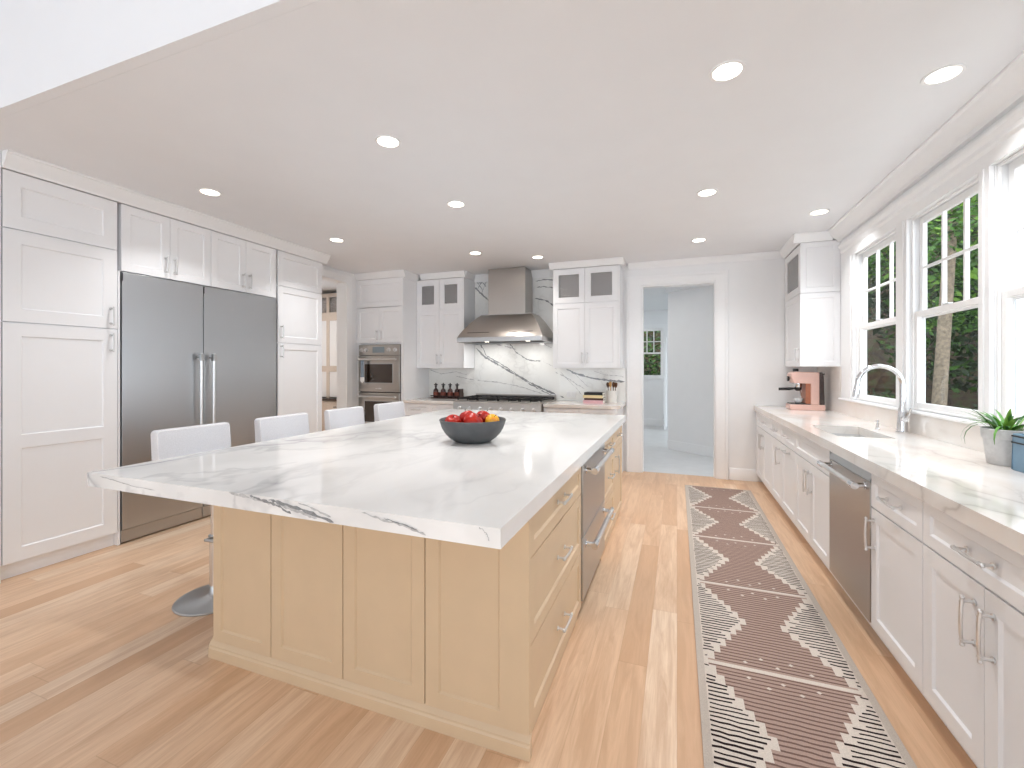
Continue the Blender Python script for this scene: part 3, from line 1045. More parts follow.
for k in range(4):
    L = (4.26 - IY - 0.026) / 4
    o = MB().shaker(k * L + 0.002, (k + 1) * L - 0.002, 0.085, 0.854, 0.018, 0, 0.06).build('framed_panel', T, t, smooth=0)
    o.rotation_euler = (0, 0, -PI / 2)
    o.location = (-0.0005, 4.26 - IY - 0.026, 0)


FXI = -0.505


def island_unit(name, label, y0, y1, fronts):
    t = thing(name, label, 'cabinet', (FXI, y0, 0), LEFT)
    w = y1 - y0
    carcass(t, w, 0.60, 0.068, 0.856, T)
    MB().box(0.0005, w - 0.0005, 0.0, 0.60, 0.0005, 0.0665).build('base_strip', T, t)
    for f in fronts:
        nm, z0, z1, hd = f
        door(t, 0.0, w, z0, z1, T, name=nm, st=0.05, handle=hd, hl=0.14)
    return t


w = 2.37 - 1.482
dz = ((0.682, 0.852), (0.374, 0.68), (0.07, 0.372))
island_unit('drawer_cabinet', 'widest tan drawer cabinet at near end of the island, left of steel drawers', 1.482, 2.37,
            [('drawer', a, b, (w / 2, (a + b) / 2 + 0.01, 'h')) for a, b in dz])
w = 3.70 - 3.145
island_unit('drawer_cabinet', 'narrow tan three-drawer cabinet right after the steel drawers on the island', 3.145, 3.70,
            [('drawer', a, b, (w / 2, (a + b) / 2 + 0.01, 'h')) for a, b in dz])
w = 4.26 - 3.702
island_unit('drawer_cabinet', 'tan cabinet with one drawer over a door at far end of island', 3.702, 4.26,
            [('drawer', 0.682, 0.852, (w / 2, 0.775, 'h')), ('door', 0.07, 0.68, (0.06, 0.56, 'v'))])

t = thing('drawer_refrigerator', 'stainless steel two-drawer undercounter fridge set in the tan island', 'drawer fridge', (FXI, 2.372, 0), LEFT)
w = 0.768
MB().box(0.004, w - 0.004, 0.002, 0.60, 0.068, 0.852).build('body', M['dark'], t)
for a, b in ((0.445, 0.848), (0.095, 0.44)):
    dr = MB().box(0.004, w - 0.004, -0.03, 0.0, a, b).build('drawer', M['steel'], t, bevel=0.003)
    hz = b - 0.055
    mb = MB().tube([(0.05, -0.085, hz), (w - 0.05, -0.085, hz)], 0.0145, 14)
    mb.build('handle', M['nickel'], dr, smooth=40)
    for x in (0.075, w - 0.075):
        mb = MB().tube([(x, -0.031, hz), (x, -0.085, hz)], 0.013, 12)
        mb.tube([(x - 0.03, -0.085, hz), (x + 0.03, -0.085, hz)], 0.0185, 14)
        mb.tube([(x, -0.031, hz), (x, -0.036, hz)], 0.022, 14)
        mb.build('handle_mount', M['chrome'], dr, smooth=40)
MB().box(0.004, w - 0.004, 0.01, 0.03, 0.0675, 0.0945).build('toe_grille', M['black'], t)

# island worktop, mitred slab with veins
random.seed(11)
mb = MB()
SX0, SX1, SY0, SY1 = -2.345, -0.455, 1.132, 4.30
mb.box(SX0, SX1, SY0, SY1, 0.857, 0.914)
fy = SY0 - 0.0004
for pts, w, mi in (
    ([(-1.50, 0.912), (-1.40, 0.903), (-1.31, 0.896), (-1.22, 0.888), (-1.13, 0.875)], 0.012, 2),
    ([(-1.40, 0.912), (-1.34, 0.900), (-1.27, 0.890), (-1.21, 0.868)], 0.010, 1),
    ([(-1.31, 0.906), (-1.24, 0.896), (-1.15, 0.886), (-1.03, 0.862)], 0.013, 1),
    ([(-1.26, 0.892), (-1.17, 0.879), (-1.10, 0.866)], 0.010, 2),
    ([(-1.18, 0.911), (-1.12, 0.897), (-1.04, 0.876)], 0.006, 2),
    ([(-0.92, 0.908), (-0.85, 0.893), (-0.77, 0.884), (-0.69, 0.866)], 0.007, 2),
    ([(-0.84, 0.899), (-0.78, 0.89), (-0.72, 0.878)], 0.004, 1),
    ([(-0.52, 0.912), (-0.497, 0.898), (-0.487, 0.876)], 0.004, 2),
    ([(-2.25, 0.908), (-2.1, 0.89), (-1.9, 0.88)], 0.004, 2),
):
    fy -= 0.0003
    vein(mb, pts, w, fy, mi, jit=0.002)
tag(mb.build('island_worktop', [M['marble'], M['vein'], M['vein_soft']], recalc=False, smooth=0),
    'large white veined stone slab covering the tan island', 'worktop')

# ---------------- bar stools
ST = [(-2.56, 1.842), (-2.56, 2.495), (-2.56, 3.15), (-2.56, 3.80)]
st = thing('bar_stool', 'pale grey upholstered bar stool nearest the island front corner, with round steel base', 'stool', (ST[0][0], ST[0][1], 0), 0, 'bar stools along the island')
MB().lathe([(0.0, 0.0005), (0.202, 0.0005), (0.204, 0.004), (0.198, 0.009), (0.06, 0.018), (0.035, 0.03), (0.0, 0.03)], n=48).build('base', M['steel'], st, smooth=25)
mb = MB().cyl((0, 0, 0.03), 0.029, 0.33, 20).cyl((0, 0, 0.36), 0.022, 0.32, 20)
mb.build('column', M['chrome'], st, smooth=30)
fr = []
for k in range(13):
    a = PI * k / 12 - PI / 2
    fr.append((0.03 + 0.155 * math.cos(a), 0.055 * math.sin(a), 0.36))
mb = MB().tube([(0.0, -0.055, 0.36)] + fr + [(0.0, 0.055, 0.36)], 0.009, 10)
mb.tube([(0, -0.06, 0.36), (0, 0.06, 0.36)], 0.009, 8)
mb.cyl((0, 0, 0.345), 0.034, 0.03, 20)
mb.build('footrest', M['steel'], st, smooth=40)
mb = MB().tube([(0, 0, 0.668), (0.05, -0.10, 0.664), (0.06, -0.16, 0.66)], 0.005, 8)
mb.build('lever', M['dark'], st)
MB().box(-0.10, 0.10, -0.10, 0.10, 0.68, 0.697).build('seat_plate', M['steel'], st, bevel=0.003)
MB().box(-0.134, 0.23, -0.215, 0.215, 0.698, 0.785).build('seat', M['fabric'], st, bevel=0.025, segs=4)
mb = MB().prism([(-0.205, 0.70), (-0.136, 0.70), (-0.138, 0.78), (-0.15, 0.9), (-0.165, 1.004), (-0.205, 1.007), (-0.222, 0.992), (-0.212, 0.85)], 'y', -0.218, 0.218)
bk = mb.build('backrest', M['fabric'], st, bevel=0.014, segs=3)
mb = MB()
for s in (-1, 1):
    mb.tube([(-0.146, s * 0.212, 0.76), (-0.151, s * 0.212, 0.85), (-0.166, s * 0.212, 0.988), (-0.168, s * 0.20, 0.999)], 0.004, 6)
mb.tube([(-0.168, -0.2, 0.999), (-0.168, 0.2, 0.999)], 0.004, 6)
mb.build('piping', M['piping'], bk)
for k, lab in ((1, 'second pale grey bar stool from the front corner of the island, before the wide refrigerator'),
               (2, 'third pale grey bar stool from the front corner of the island, before the pantry opening'),
               (3, 'pale grey bar stool farthest from the camera, in front of the wall oven')):
    dup(st, (ST[k][0], ST[k][1], 0), lab)

# ---------------- right run (faces -X); local x runs along -Y
FR = 0.905


def right_unit(name, label, yfar, ynear, parts, top=True, back=True):
    t = thing(name, label, 'cabinet', (FR, yfar, 0), RIGHT)
    w = yfar - ynear
    carcass(t, w, 0.61, 0.1, 0.856, W, toe=0.05, top=top, back=back)
    for p in parts(w):
        door(t, *p[0], W, name=p[1], st=p[3] if len(p) > 3 else 0.06, handle=p[2], hl=0.15)
    return t


zd0, zd1, zt = 0.105, 0.682, 0.852
dh = (zd1 + zt) / 2
right_unit('base_cabinet', 'white base cabinet farthest along the window run, below the coffee machine', 5.98, 5.07, lambda w: [
    ((0.02, w, zd1 + 0.004, zt), 'drawer', (w / 2 + 0.1, dh, 'h'), 0.045),
    ((0.02, w / 2, zd0, zd1), 'door', (w / 2 - 0.04, 0.55, 'v')),
    ((w / 2, w, zd0, zd1), 'door', (w / 2 + 0.04, 0.55, 'v'))])
right_unit('base_cabinet', 'narrow white base cabinet with one upright handle, second from the far end of window run', 5.068, 4.62, lambda w: [
    ((0, w, zd1 + 0.004, zt), 'drawer', (w / 2, dh, 'h'), 0.045),
    ((0, w, zd0, zd1), 'door', (w - 0.05, 0.55, 'v'))])
right_unit('base_cabinet', 'narrow white base cabinet with level handle at its door top, left of the sink cabinet', 4.618, 4.10, lambda w: [
    ((0, w, zd1 + 0.004, zt), 'drawer', (w / 2, dh, 'h'), 0.045),
    ((0, w, zd0, zd1), 'door', (w / 2, 0.64, 'h'))])
right_unit('base_cabinet', 'white two-door sink cabinet with plain front panel, left of the dishwasher', 4.098, 3.252, lambda w: [
    ((0, w, zd1 + 0.004, zt), 'false_drawer_front', None, 0.045),
    ((0, w / 2, zd0, zd1), 'door', (w / 2 - 0.04, 0.55, 'v')),
    ((w / 2, w, zd0, zd1), 'door', (w / 2 + 0.04, 0.55, 'v'))], top=False)
right_unit('base_cabinet', 'white base cabinet with drawer over one door, right of the dishwasher', 2.628, 2.145, lambda w: [
    ((0, w, zd1 + 0.004, zt), 'drawer', (w / 2, dh, 'h'), 0.045),
    ((0, w, zd0, zd1), 'door', (0.035, 0.56, 'v'))])
right_unit('base_cabinet', 'wide white base cabinet with long drawer over two doors, nearest the camera', 2.143, 1.42, lambda w: [
    ((0, w, zd1 + 0.004, zt), 'drawer', (w / 2 - 0.02, dh, 'h'), 0.045),
    ((0, w / 2, zd0, zd1), 'door', (w / 2 - 0.045, 0.55, 'v')),
    ((w / 2, w, zd0, zd1), 'door', (w / 2 + 0.045, 0.55, 'v'))])

t = thing('dishwasher', 'stainless steel dishwasher with bar handle between white base cabinets', 'dishwasher', (FR, 3.249, 0), RIGHT)
w = 0.618
MB().box(0.003, w - 0.003, 0.004, 0.58, 0.1, 0.85).build('body', M['dark'], t)
d = MB().box(0.003, w - 0.003, -0.024, 0.002, 0.115, 0.80).build('door', M['steel_warm'], t, bevel=0.003)
MB().prism([(0.002, 0.803), (-0.024, 0.803), (-0.010, 0.85), (0.002, 0.85)], 'x', 0.003, w - 0.003).build('control_strip', M['steel'], t)
mb = MB().tube([(0.03, -0.078, 0.772), (w - 0.03, -0.078, 0.772)], 0.0135, 14)
mb.build('handle', M['nickel'], d, smooth=40)
for x in (0.05, w - 0.05):
    mb = MB().tube([(x, -0.025, 0.772), (x, -0.078, 0.772)], 0.012, 12)
    mb.tube([(x - 0.025, -0.078, 0.772), (x + 0.025, -0.078, 0.772)], 0.0175, 14)
    mb.tube([(x, -0.025, 0.772), (x, -0.03, 0.772)], 0.02, 12)
    mb.build('handle_mount', M['chrome'], d, smooth=40)
MB().box(0.003, w - 0.003, 0.05, 0.5, 0.0005, 0.098).build('toe_kick', W, t)

# worktop with sink cut-out
KX0, KX1, KY0, KY1 = 0.98, 1.29, 3.45, 4.06
mb = grid_wall([0.863, KX0, KX1, 1.506], [1.42, KY0, KY1, 5.99], {(1, 1)}, 'z', 0.857, 0.914)
tag(mb.build('worktop', M['marble2']), 'long white veined stone worktop under the windows with sink cut-out', 'worktop')
mb = MB()
mb.box(1.508, XR - 0.0012, 1.42, 5.99, 0.858, 1.049)
mb.box(1.508, XR - 0.0012, 5.225, 5.99, 1.049, 1.374)
tag(mb.build('backsplash', M['marble2']), 'low stone upstand below the window sill, rising behind the coffee machine', 'backsplash')
# sink
mb = MB()
z1, z0 = 0.8565, 0.67
a, b, c, d_ = KX0 - 0.012, KX1 + 0.012, KY0 - 0.012, KY1 + 0.012
i0, i1, i2, i3 = KX0 + 0.006, KX1 - 0.006, KY0 + 0.006, KY1 - 0.006
mb.box(a, b, c, d_, z0 - 0.004, z0)
mb.box(a, i0 - 0.012, c, d_, z0, z1)
mb.box(i1 + 0.012, b, c, d_, z0, z1)
mb.box(a, b, c, i2 - 0.012, z0, z1)
mb.box(a, b, i3 + 0.012, d_, z0, z1)
sk = thing('sink', 'pale undermounted sink with a steel drain set in the worktop below the faucet', 'sink', ((KX0 + KX1) / 2, (KY0 + KY1) / 2, 0.66))
bs = mb.build('basin', simple('pale_sink_glaze', (232, 232, 231), 0.25, 0.2, 0.02), sk)
bs.location = (-(KX0 + KX1) / 2, -(KY0 + KY1) / 2, -0.66)
MB().lathe([(0, 0.0105), (0.045, 0.0105), (0.045, 0.014), (0.03, 0.013), (0, 0.013)], n=20).build('drain', M['chrome'], sk)

# faucet
FXx, FYy = 1.455, 3.80
t = thing('faucet', 'tall chrome gooseneck faucet with pull-down head behind the sink', 'faucet', (FXx, FYy, 0.9142))
MB().lathe([(0, 0), (0.036, 0), (0.037, 0.006), (0.031, 0.012), (0.029, 0.05), (0.027, 0.12), (0.023, 0.135), (0.022, 0.17), (0, 0.17)], n=24).build('base', M['chrome'], t, smooth=35)
pts = [(0, 0, 0.165), (0, 0, 0.33)]
rr = 0.128
for k in range(1, 15):
    a = PI * k / 14
    pts.append((-rr + rr * math.cos(a), 0, 0.33 + rr * math.sin(a)))
pts.append((-2 * rr - 0.002, 0, 0.315))
MB().tube(pts, 0.0155, 16).build('spout', M['chrome'], t, smooth=40)
MB().tube([(-2 * rr - 0.002, 0, 0.318), (-2 * rr - 0.006, 0, 0.27), (-2 * rr - 0.012, 0, 0.235)], [0.017, 0.02, 0.018], 16).build('spray_head', M['chrome'], t, smooth=40)
mb = MB().tube([(0.0, -0.026, 0.095), (0.0, -0.052, 0.097)], 0.02, 14)
mb.tube([(0, -0.05, 0.10), (0.01, -0.075, 0.13), (0.015, -0.085, 0.175)], [0.009, 0.008, 0.007], 10)
mb.build('lever', M['chrome'], t, smooth=40)
tag(MB().lathe([(0, 0), (0.016, 0), (0.016, 0.008), (0.008, 0.012), (0.008, 0.05), (0.012, 0.055), (0.012, 0.066), (0, 0.068)], n=14).build('air_switch', M['chrome'], loc=(1.36, 3.93, 0.9142)),
    'small chrome button post standing on the worktop left of the faucet', 'button')

# upper corner cabinet on the window side
UCY0, UCY1 = 5.98, 5.29
t = thing('wall_cabinet', 'white corner wall cabinet above the coffee machine with a glass top door', 'cabinet', (1.205, UCY0, 0), RIGHT)
w = UCY0 - UCY1
dp = XR - 1.205 - 0.002
carcass(t, w - 0.018, dp, 1.376, 2.64, W, shelves=(2.125,))
glass_door(t, 0.02, w, 2.13, 2.635, W, st=0.075)
door(t, 0.02, w, 1.378, 2.126, W, handle=(w - 0.05, 1.5, 'v'))
MB().box(0.0005, 0.019, -0.02, -0.001, 1.378, 2.635).build('filler_strip', W, t)
e = bpy.data.objects.new('end_panel', None)
bpy.data.objects.remove(e)
for z0, z1 in ((1.376, 2.122), (2.128, 2.64)):
    o = MB().shaker(0.0, dp + 0.018, z0, z1, 0.016, 0, 0.05, rec=0.006).build('end_panel', W, t, smooth=0)
    # turn the framed panel to face the camera-side end of the cabinet
    o.rotation_euler = (0, 0, PI / 2)
    o.location = (w - 0.0175, -0.018, 0)
pr = [(1.185 + p[0], 2.642 + p[1] * (CEIL - 0.001 - 2.642) / 0.104) for p in CROWN]
struct(MB().prism(pr, 'y', UCY1 - 0.005, YB - 0.002).build('trim_14', M['trim']))
pr = [(UCY1 - 0.002 + p[0] * 0.9, 2.642 + p[1] * (CEIL - 0.001 - 2.642) / 0.104) for p in CROWN]
struct(MB().prism(pr, 'x', 1.12, 1.46).build('trim_15', M['trim']))

# ---------------- ceiling lights
LP = [((0.217, 2.266), 'largest ceiling downlight in view, above the rug end nearest the camera'),
      ((1.166, 2.645), 'recessed ceiling downlight above the worktop by the nearest window'),
      ((-1.64, 2.252), 'recessed ceiling downlight above the fruit bowl end of island'),
      ((-3.41, 2.413), 'recessed ceiling downlight in front of the narrow refrigerator column'),
      ((-1.73, 3.307), 'recessed ceiling downlight above the middle of the island'),
      ((0.22, 3.775), 'middle of the three ceiling downlights in line above the rug'),
      ((-3.41, 3.785), 'recessed ceiling downlight in front of the narrow tall cabinet'),
      ((-2.25, 4.79), 'recessed ceiling downlight before the left side of the hood'),
      ((-1.61, 5.23), 'recessed ceiling downlight before the right side of the hood'),
      ((0.22, 5.14), 'recessed ceiling downlight in front of the hall doorway'),
      ((1.17, 4.59), 'recessed ceiling downlight before the corner cabinet, above the counter')]
dl = thing('downlight', LP[0][1], 'downlight', (LP[0][0][0], LP[0][0][1], CEIL), 0, 'recessed downlights in the kitchen ceiling')
MB().lathe([(0.062, -0.0005), (0.078, -0.0005), (0.076, -0.005), (0.062, -0.004)], n=32, closed=True).build('trim_ring', M['trim'], dl)
MB().lathe([(0, -0.0025), (0.0615, -0.0025), (0.0615, -0.0008), (0, -0.0008)], n=32).build('diffuser', M['led'], dl)
lamp = bpy.data.lights.new('lamp', 'AREA')
lamp.shape = 'DISK'
lamp.size = 0.11
lamp.energy = DOWNLIGHT_POWER
lamp.spread = R(115)
lamp.color = (0.985, 0.985, 0.985)
lo = bpy.data.objects.new('lamp', lamp)
COL.objects.link(lo)
lo.parent = dl
lo.location = (0, 0, -0.008)
for (p, lab) in LP[1:]:
    r_ = dup(dl, (p[0], p[1], CEIL), lab)
    if p[1] > 4.7 and p[0] < -1:      # the two dimmed fittings before the hood
        for c_ in r_.children:
            if c_.type == 'LIGHT':
                c_.data = c_.data.copy()
                c_.data.energy = DOWNLIGHT_POWER * 0.5
                c_.data.color = (1.0, 0.93, 0.86)

# ---------------- rug (pattern woven row by row in one mesh)
random.seed(5)
RXa, RXb, RYa, RYb = 0.086, 0.76, 0.75, 5.50
cream, brown, dbrown, black, edge = range(5)
mats = [simple('rug_cream', (203, 193, 183), 0.95, 0, 0.12, 220, 0.3, 0.1), simple('rug_mauve_brown', (164, 142, 132), 0.95, 0, 0.12, 220, 0.3, 0.1),
        simple('rug_dark_brown', (112, 90, 82), 0.95, 0, 0.12, 220, 0.3, 0.1), simple('rug_black', (44, 35, 36), 0.95, 0, 0.15, 220, 0.3, 0.1),
        simple('rug_grey_edge', (186, 176, 166), 0.95, 0, 0.12, 300, 0.3, 0.1)]
mb = MB()
cx = (RXa + RXb) / 2
rh = 0.0122
nrow = int((RYb - RYa) / rh)
PER, Y0 = 0.8185, 2.22
ZT = 0.009
mb.box(RXa, RXb, RYa, RYb, 0.0006, ZT - 0.0002, edge)
amp = 0.206
for i in range(nrow):
    y0 = RYa + i * rh
    y1 = y0 + rh
    ph = ((y0 - Y0) / PER) % 1.0
    d = abs(ph - 0.5) * 2          # 1 on the cross lines, 0 at the points
    q = max(0.0, min(1.0, round(d * 7) / 7))
    half = 0.082 + amp * q
    ex = 0.03
    xa, xb = RXa + ex, RXb - ex
    line = (ph < 0.018 or ph > 0.982)
    row = [(RXa, xa, edge)]
    L, Rr = cx - half, cx + half
    def q4(x0, x1, m):
        z = ZT + (0.0006 if m in (cream, brown) else 0.0)
        if x1 - x0 > 1e-4:
            mb.face([(x0, y0, z), (x1, y0, z), (x1, y1, z), (x0, y1, z)], m)
    q4(RXa, xa, edge)
    q4(xb, RXb, edge)
    if y0 < RYa + 0.02 or y1 > RYb - 0.014:
        q4(xa, xb, edge)
        continue
    if line:
        q4(xa, L - 0.01, cream)
        q4(L - 0.01, Rr + 0.01, cream)
        q4(Rr + 0.01, xb, cream)
        continue
    # side fields: cream with thin black weft dashes on their own sub-row
    for (s0, s1, sgn) in ((xa, L, 1), (Rr, xb, -1)):
        q4(s0, s1, cream)
        if i % 2 == 0 and s1 - s0 > 0.03:
            cut = random.uniform(0.02, 0.045)
            a_, b_ = (s0 + random.uniform(0, 0.008), s1 - cut) if sgn > 0 else (s0 + cut, s1 - random.uniform(0, 0.008))
            if b_ - a_ > 0.01:
                z = ZT + 0.0009
                n = max(2, int((b_ - a_) / 0.03))
                wob = [random.uniform(-0.003, 0.003) for _ in range(n + 1)]
                wd = random.uniform(0.0075, 0.0108)
                for k in range(n):
                    p0, p1 = a_ + (b_ - a_) * k / n, a_ + (b_ - a_) * (k + 1) / n
                    ym = (y0 + y1) / 2
                    mb.face([(p0, ym - wd / 2 + wob[k], z), (p1, ym - wd / 2 + wob[k + 1], z), (p1, ym + wd / 2 + wob[k + 1], z), (p0, ym + wd / 2 + wob[k], z)], black)
    q4(L, Rr, brown)
    if i % 2 == 1:
        z = ZT + 0.0009
        n = 8
        wob = [random.uniform(-0.0022, 0.0022) for _ in range(n + 1)]
        for k in range(n):
            p0, p1 = L + (Rr - L) * k / n, L + (Rr - L) * (k + 1) / n
            mb.face([(p0, y0 + 0.0 + wob[k] + 0.001, z), (p1, y0 + wob[k + 1] + 0.001, z), (p1, y0 + 0.0095 + wob[k + 1], z), (p0, y0 + 0.0095 + wob[k], z)], dbrown)
# small cream diamonds either side of each cross line
k0 = int((RYa - Y0) / PER) - 1
for k in range(k0, 6):
    yl = Y0 + k * PER
    for dy, xs in ((0.055, (-0.13, 0.13, 0.0)), (0.10, (-0.06, 0.06)), (-0.055, (-0.13, 0.13, 0.0)), (-0.10, (-0.06, 0.06))):
        for x in xs:
            yy = yl + dy
            if RYa + 0.05 < yy < RYb - 0.03:
                a = 0.011
                mb.face([(cx + x - a, yy, ZT + 0.0012), (cx + x, yy - 0.009, ZT + 0.0012), (cx + x + a, yy, ZT + 0.0012), (cx + x, yy + 0.009, ZT + 0.0012)], cream)
tag(mb.build('runner_rug', mats, recalc=False, smooth=0), 'long woven runner rug with brown diamonds and cream zigzag sides on oak floor', 'rug')

# ---------------- fruit bowl
BX, BY, BZ = -1.158, 2.43, 0.9152
bowlm = simple('dark_grey_stoneware', (74, 76, 78), 0.5, 0, 0.18, 14, 0.15)
pr = [(0, 0), (0.1, 0), (0.113, 0.006), (0.142, 0.026), (0.168, 0.054), (0.187, 0.086), (0.202, 0.132), (0.198, 0.136), (0.191, 0.13), (0.176, 0.09), (0.157, 0.06), (0.13, 0.034), (0.09, 0.018), (0, 0.015)]
tag(MB().lathe(pr, n=48).build('bowl', bowlm, loc=(BX, BY, BZ), smooth=40), 'dark grey stoneware bowl of fruit on the island worktop', 'bowl')


def apple_mat(name, a, b, c):
    t = NT(name)
    f = t.noise(t.coord(scale=(1, 1, 0.25)), 22, 4, 0.6)
    g = t.noise(t.coord(), 7, 2)
    col = t.mix(t.ramp(f, [(0.42, (0, 0, 0, 1)), (0.72, (0.8, 0.8, 0.8, 1))]), lin(*a), lin(*b))
    t.l(t.mix(t.ramp(g, [(0.55, (0, 0, 0, 1)), (0.75, (0.7, 0.7, 0.7, 1))]), col, lin(*c)), t.p.inputs['Base Color'])
    t.p.inputs['Roughness'].default_value = 0.25
    return t.m


am1 = apple_mat('red_apple_skin', (168, 12, 4), (206, 48, 14), (120, 5, 3))
am2 = apple_mat('yellow_apple_skin', (238, 178, 40), (230, 120, 40), (240, 205, 90))


def apple(loc, r, mat, label, tilt):
    t = thing('apple', label, 'apple', loc, 0, 'apples in the grey bowl')
    t.rotation_euler = tilt
    pr = []
    for k in range(17):
        a = PI * k / 16
        rr = r * math.sin(a) * (1.0 + 0.06 * math.cos(a))
        z = -r * 0.92 * math.cos(a)
        if k > 12:
            z -= r * 0.28 * ((k - 12) / 4) ** 2
        if k < 3:
            z += r * 0.10 * ((3 - k) / 3) ** 2
        pr.append((rr if 0 < k < 16 else 0, z))
    MB().lathe(pr, n=24).build('flesh', mat, t, smooth=60)
    MB().tube([(0, 0, r * 0.62), (0.002, 0, r * 0.85), (0.006, 0, r * 1.08)], [0.0022, 0.0018, 0.0026], 7).build('stem', M['iron'], t)
    return t


stem_spots = [((BX - 0.095, BY - 0.075, BZ + 0.118), 0.052, am1, 'red apple at the left front of the grey bowl', (0.5, 0.3, 0)),
              ((BX - 0.06, BY + 0.045, BZ + 0.135), 0.052, am1, 'red apple at the back left of the grey bowl', (-0.3, -0.2, 1)),
              ((BX + 0.035, BY - 0.065, BZ + 0.124), 0.060, am1, 'largest red apple at the front middle of the grey bowl', (0.7, -0.2, 2)),
              ((BX + 0.045, BY + 0.055, BZ + 0.138), 0.050, am1, 'red apple at the back of the bowl behind the largest apple', (-0.4, 0.3, 0)),
              ((BX + 0.127, BY + 0.005, BZ + 0.128), 0.044, am2, 'yellow and orange apple at the right of the grey bowl', (0.2, 0.5, 0)),
              ((BX - 0.008, BY + 0.0, BZ + 0.060), 0.040, am1, 'red apple low in the bowl, under the others', (0.2, 0.5, 0))]
for s in stem_spots:
    apple(*s)

# ---------------- things on the back worktops
t = thing('bottle_tray', 'dark wooden tray holding four dark bottles left of the range', 'tray', (-3.19, 5.80, 0.9142), 0)
wm = simple('dark_walnut', (58, 34, 26), 0.45, 0, 0.2, 12)
MB().box(-0.24, 0.25, -0.06, 0.06, 0, 0.014).build('base', wm, t, bevel=0.002)
MB().box(-0.24, 0.25, 0.05, 0.06, 0.0142, 0.085).build('back_rail', wm, t, bevel=0.002)
MB().box(0.232, 0.25, -0.06, 0.0498, 0.0142, 0.145).build('end_rail', wm, t, bevel=0.002)
MB().box(-0.24, 0.2318, -0.06, -0.052, 0.03, 0.045).build('front_rail', wm, t, bevel=0.001)
gm = simple('dark_amber_bottle_glass', (60, 22, 16), 0.08, 0, 0.15, 10, spec=0.8)
lm = simple('cream_bottle_label', (206, 192, 180), 0.7)
bt = thing('bottle', 'dark bottle with black stopper, first from the left on the tray', 'bottle', (-3.37, 5.795, 0.9288), 0, 'bottles on the dark tray')
MB().lathe([(0, 0), (0.036, 0), (0.038, 0.004), (0.038, 0.10), (0.03, 0.118), (0.014, 0.132), (0.013, 0.15), (0, 0.15)], n=24).build('body', gm, bt)
MB().lathe([(0.0385, 0.03), (0.0388, 0.03), (0.0388, 0.08), (0.0385, 0.08)], n=24, closed=True).build('label_band', simple('rust_label', (120, 62, 48), 0.7), bt)
mb = MB().lathe([(0, 0.1502), (0.016, 0.1502), (0.018, 0.16), (0.012, 0.172), (0.024, 0.178), (0.024, 0.19), (0.009, 0.196), (0.009, 0.212), (0, 0.214)], n=16)
mb.tube([(-0.03, 0, 0.187), (0.03, 0, 0.187)], 0.007, 8)
mb.build('stopper', M['black'], bt)
for k, lab in enumerate(('dark bottle with black stopper, second from the left on the tray', 'dark bottle with black stopper, third from the left on the tray', 'dark bottle with black stopper at the right end of the tray row')):
    dup(bt, (-3.37 + 0.125 * (k + 1) - 0.01 * k, 5.795, 0.9288), lab)

# books
z = 0.9142
for lab, c, th, dw, dx in (('pink book at the bottom of the stack right of the range', (214, 170, 176), 0.042, 0.0, 0.0),
                           ('dark brown book second from the bottom of the stack', (70, 40, 32), 0.026, -0.01, 0.008),
                           ('cream book third from the bottom of the stack', (226, 206, 160), 0.036, -0.004, -0.004),
                           ('black-spined book on top of the stack', (28, 27, 30), 0.034, -0.018, 0.004)):
    t = thing('book', lab, 'book', (-0.99 + dx, 5.66, z), 0, 'books stacked right of the range')
    cm = simple('book_cover', c, 0.55)
    wv, dv = 0.125 + dw / 2, 0.09
    mb = MB().box(-wv, wv, -dv, dv, 0, 0.003).box(-wv, wv, -dv, dv, th - 0.003, th)
    mb.box(-wv, wv, -dv, -dv + 0.004, 0.003, th - 0.003)
    mb.build('cover', cm, t, bevel=0.001)
    MB().box(-wv + 0.004, wv - 0.005, -dv + 0.0042, dv - 0.006, 0.0032, th - 0.0032).build('pages', simple('book_pages', (240, 236, 226), 0.8), t)
    z += th + 0.0004

# utensil crock
t = thing('utensil_crock', 'white crock standing behind the books', 'crock', (-0.79, 5.82, 0.9142))
MB().lathe([(0, 0), (0.062, 0), (0.066, 0.006), (0.066, 0.148), (0.069, 0.155), (0.064, 0.158), (0.06, 0.15), (0.06, 0.012), (0, 0.01)], n=28).build('body', simple('white_glazed_crock', (238, 236, 232), 0.2), t, smooth=40)
um = [simple('light_wood', (196, 150, 92), 0.5, 0, 0.1, 20), simple('dark_wood', (92, 58, 34), 0.5, 0, 0.1, 20)]
for k, (a, lean, L, m, lab) in enumerate(((-0.06, -0.11, 0.25, 1, 'dark wooden spoon leaning left in the white crock'), (-0.02, -0.05, 0.26, 0, 'pale wooden spoon leaning slightly left in the crock'),
                                          (0.022, 0.06, 0.255, 1, 'dark wooden spoon standing in the middle of the crock'), (0.062, 0.11, 0.25, 1, 'dark wooden spoon leaning right in the crock'))):
    u = thing('wooden_spoon', lab, 'spoon', (-0.79 + a * 0.5, 5.82, 0.927), 0, 'wooden spoons in the white crock')
    e = lambda q: (lean * q * 0.9, 0.0, q)
    MB().tube([e(0), e(L * 0.55), e(L * 0.72)], 0.005, 8).build('handle', um[m], u)
    MB().tube([e(L * 0.7), e(L * 0.78), e(L * 0.88), e(L * 0.97), e(L)], [0.005, 0.016, 0.021, 0.016, 0.004], 12).build('spoon_head', um[m], u, smooth=50)

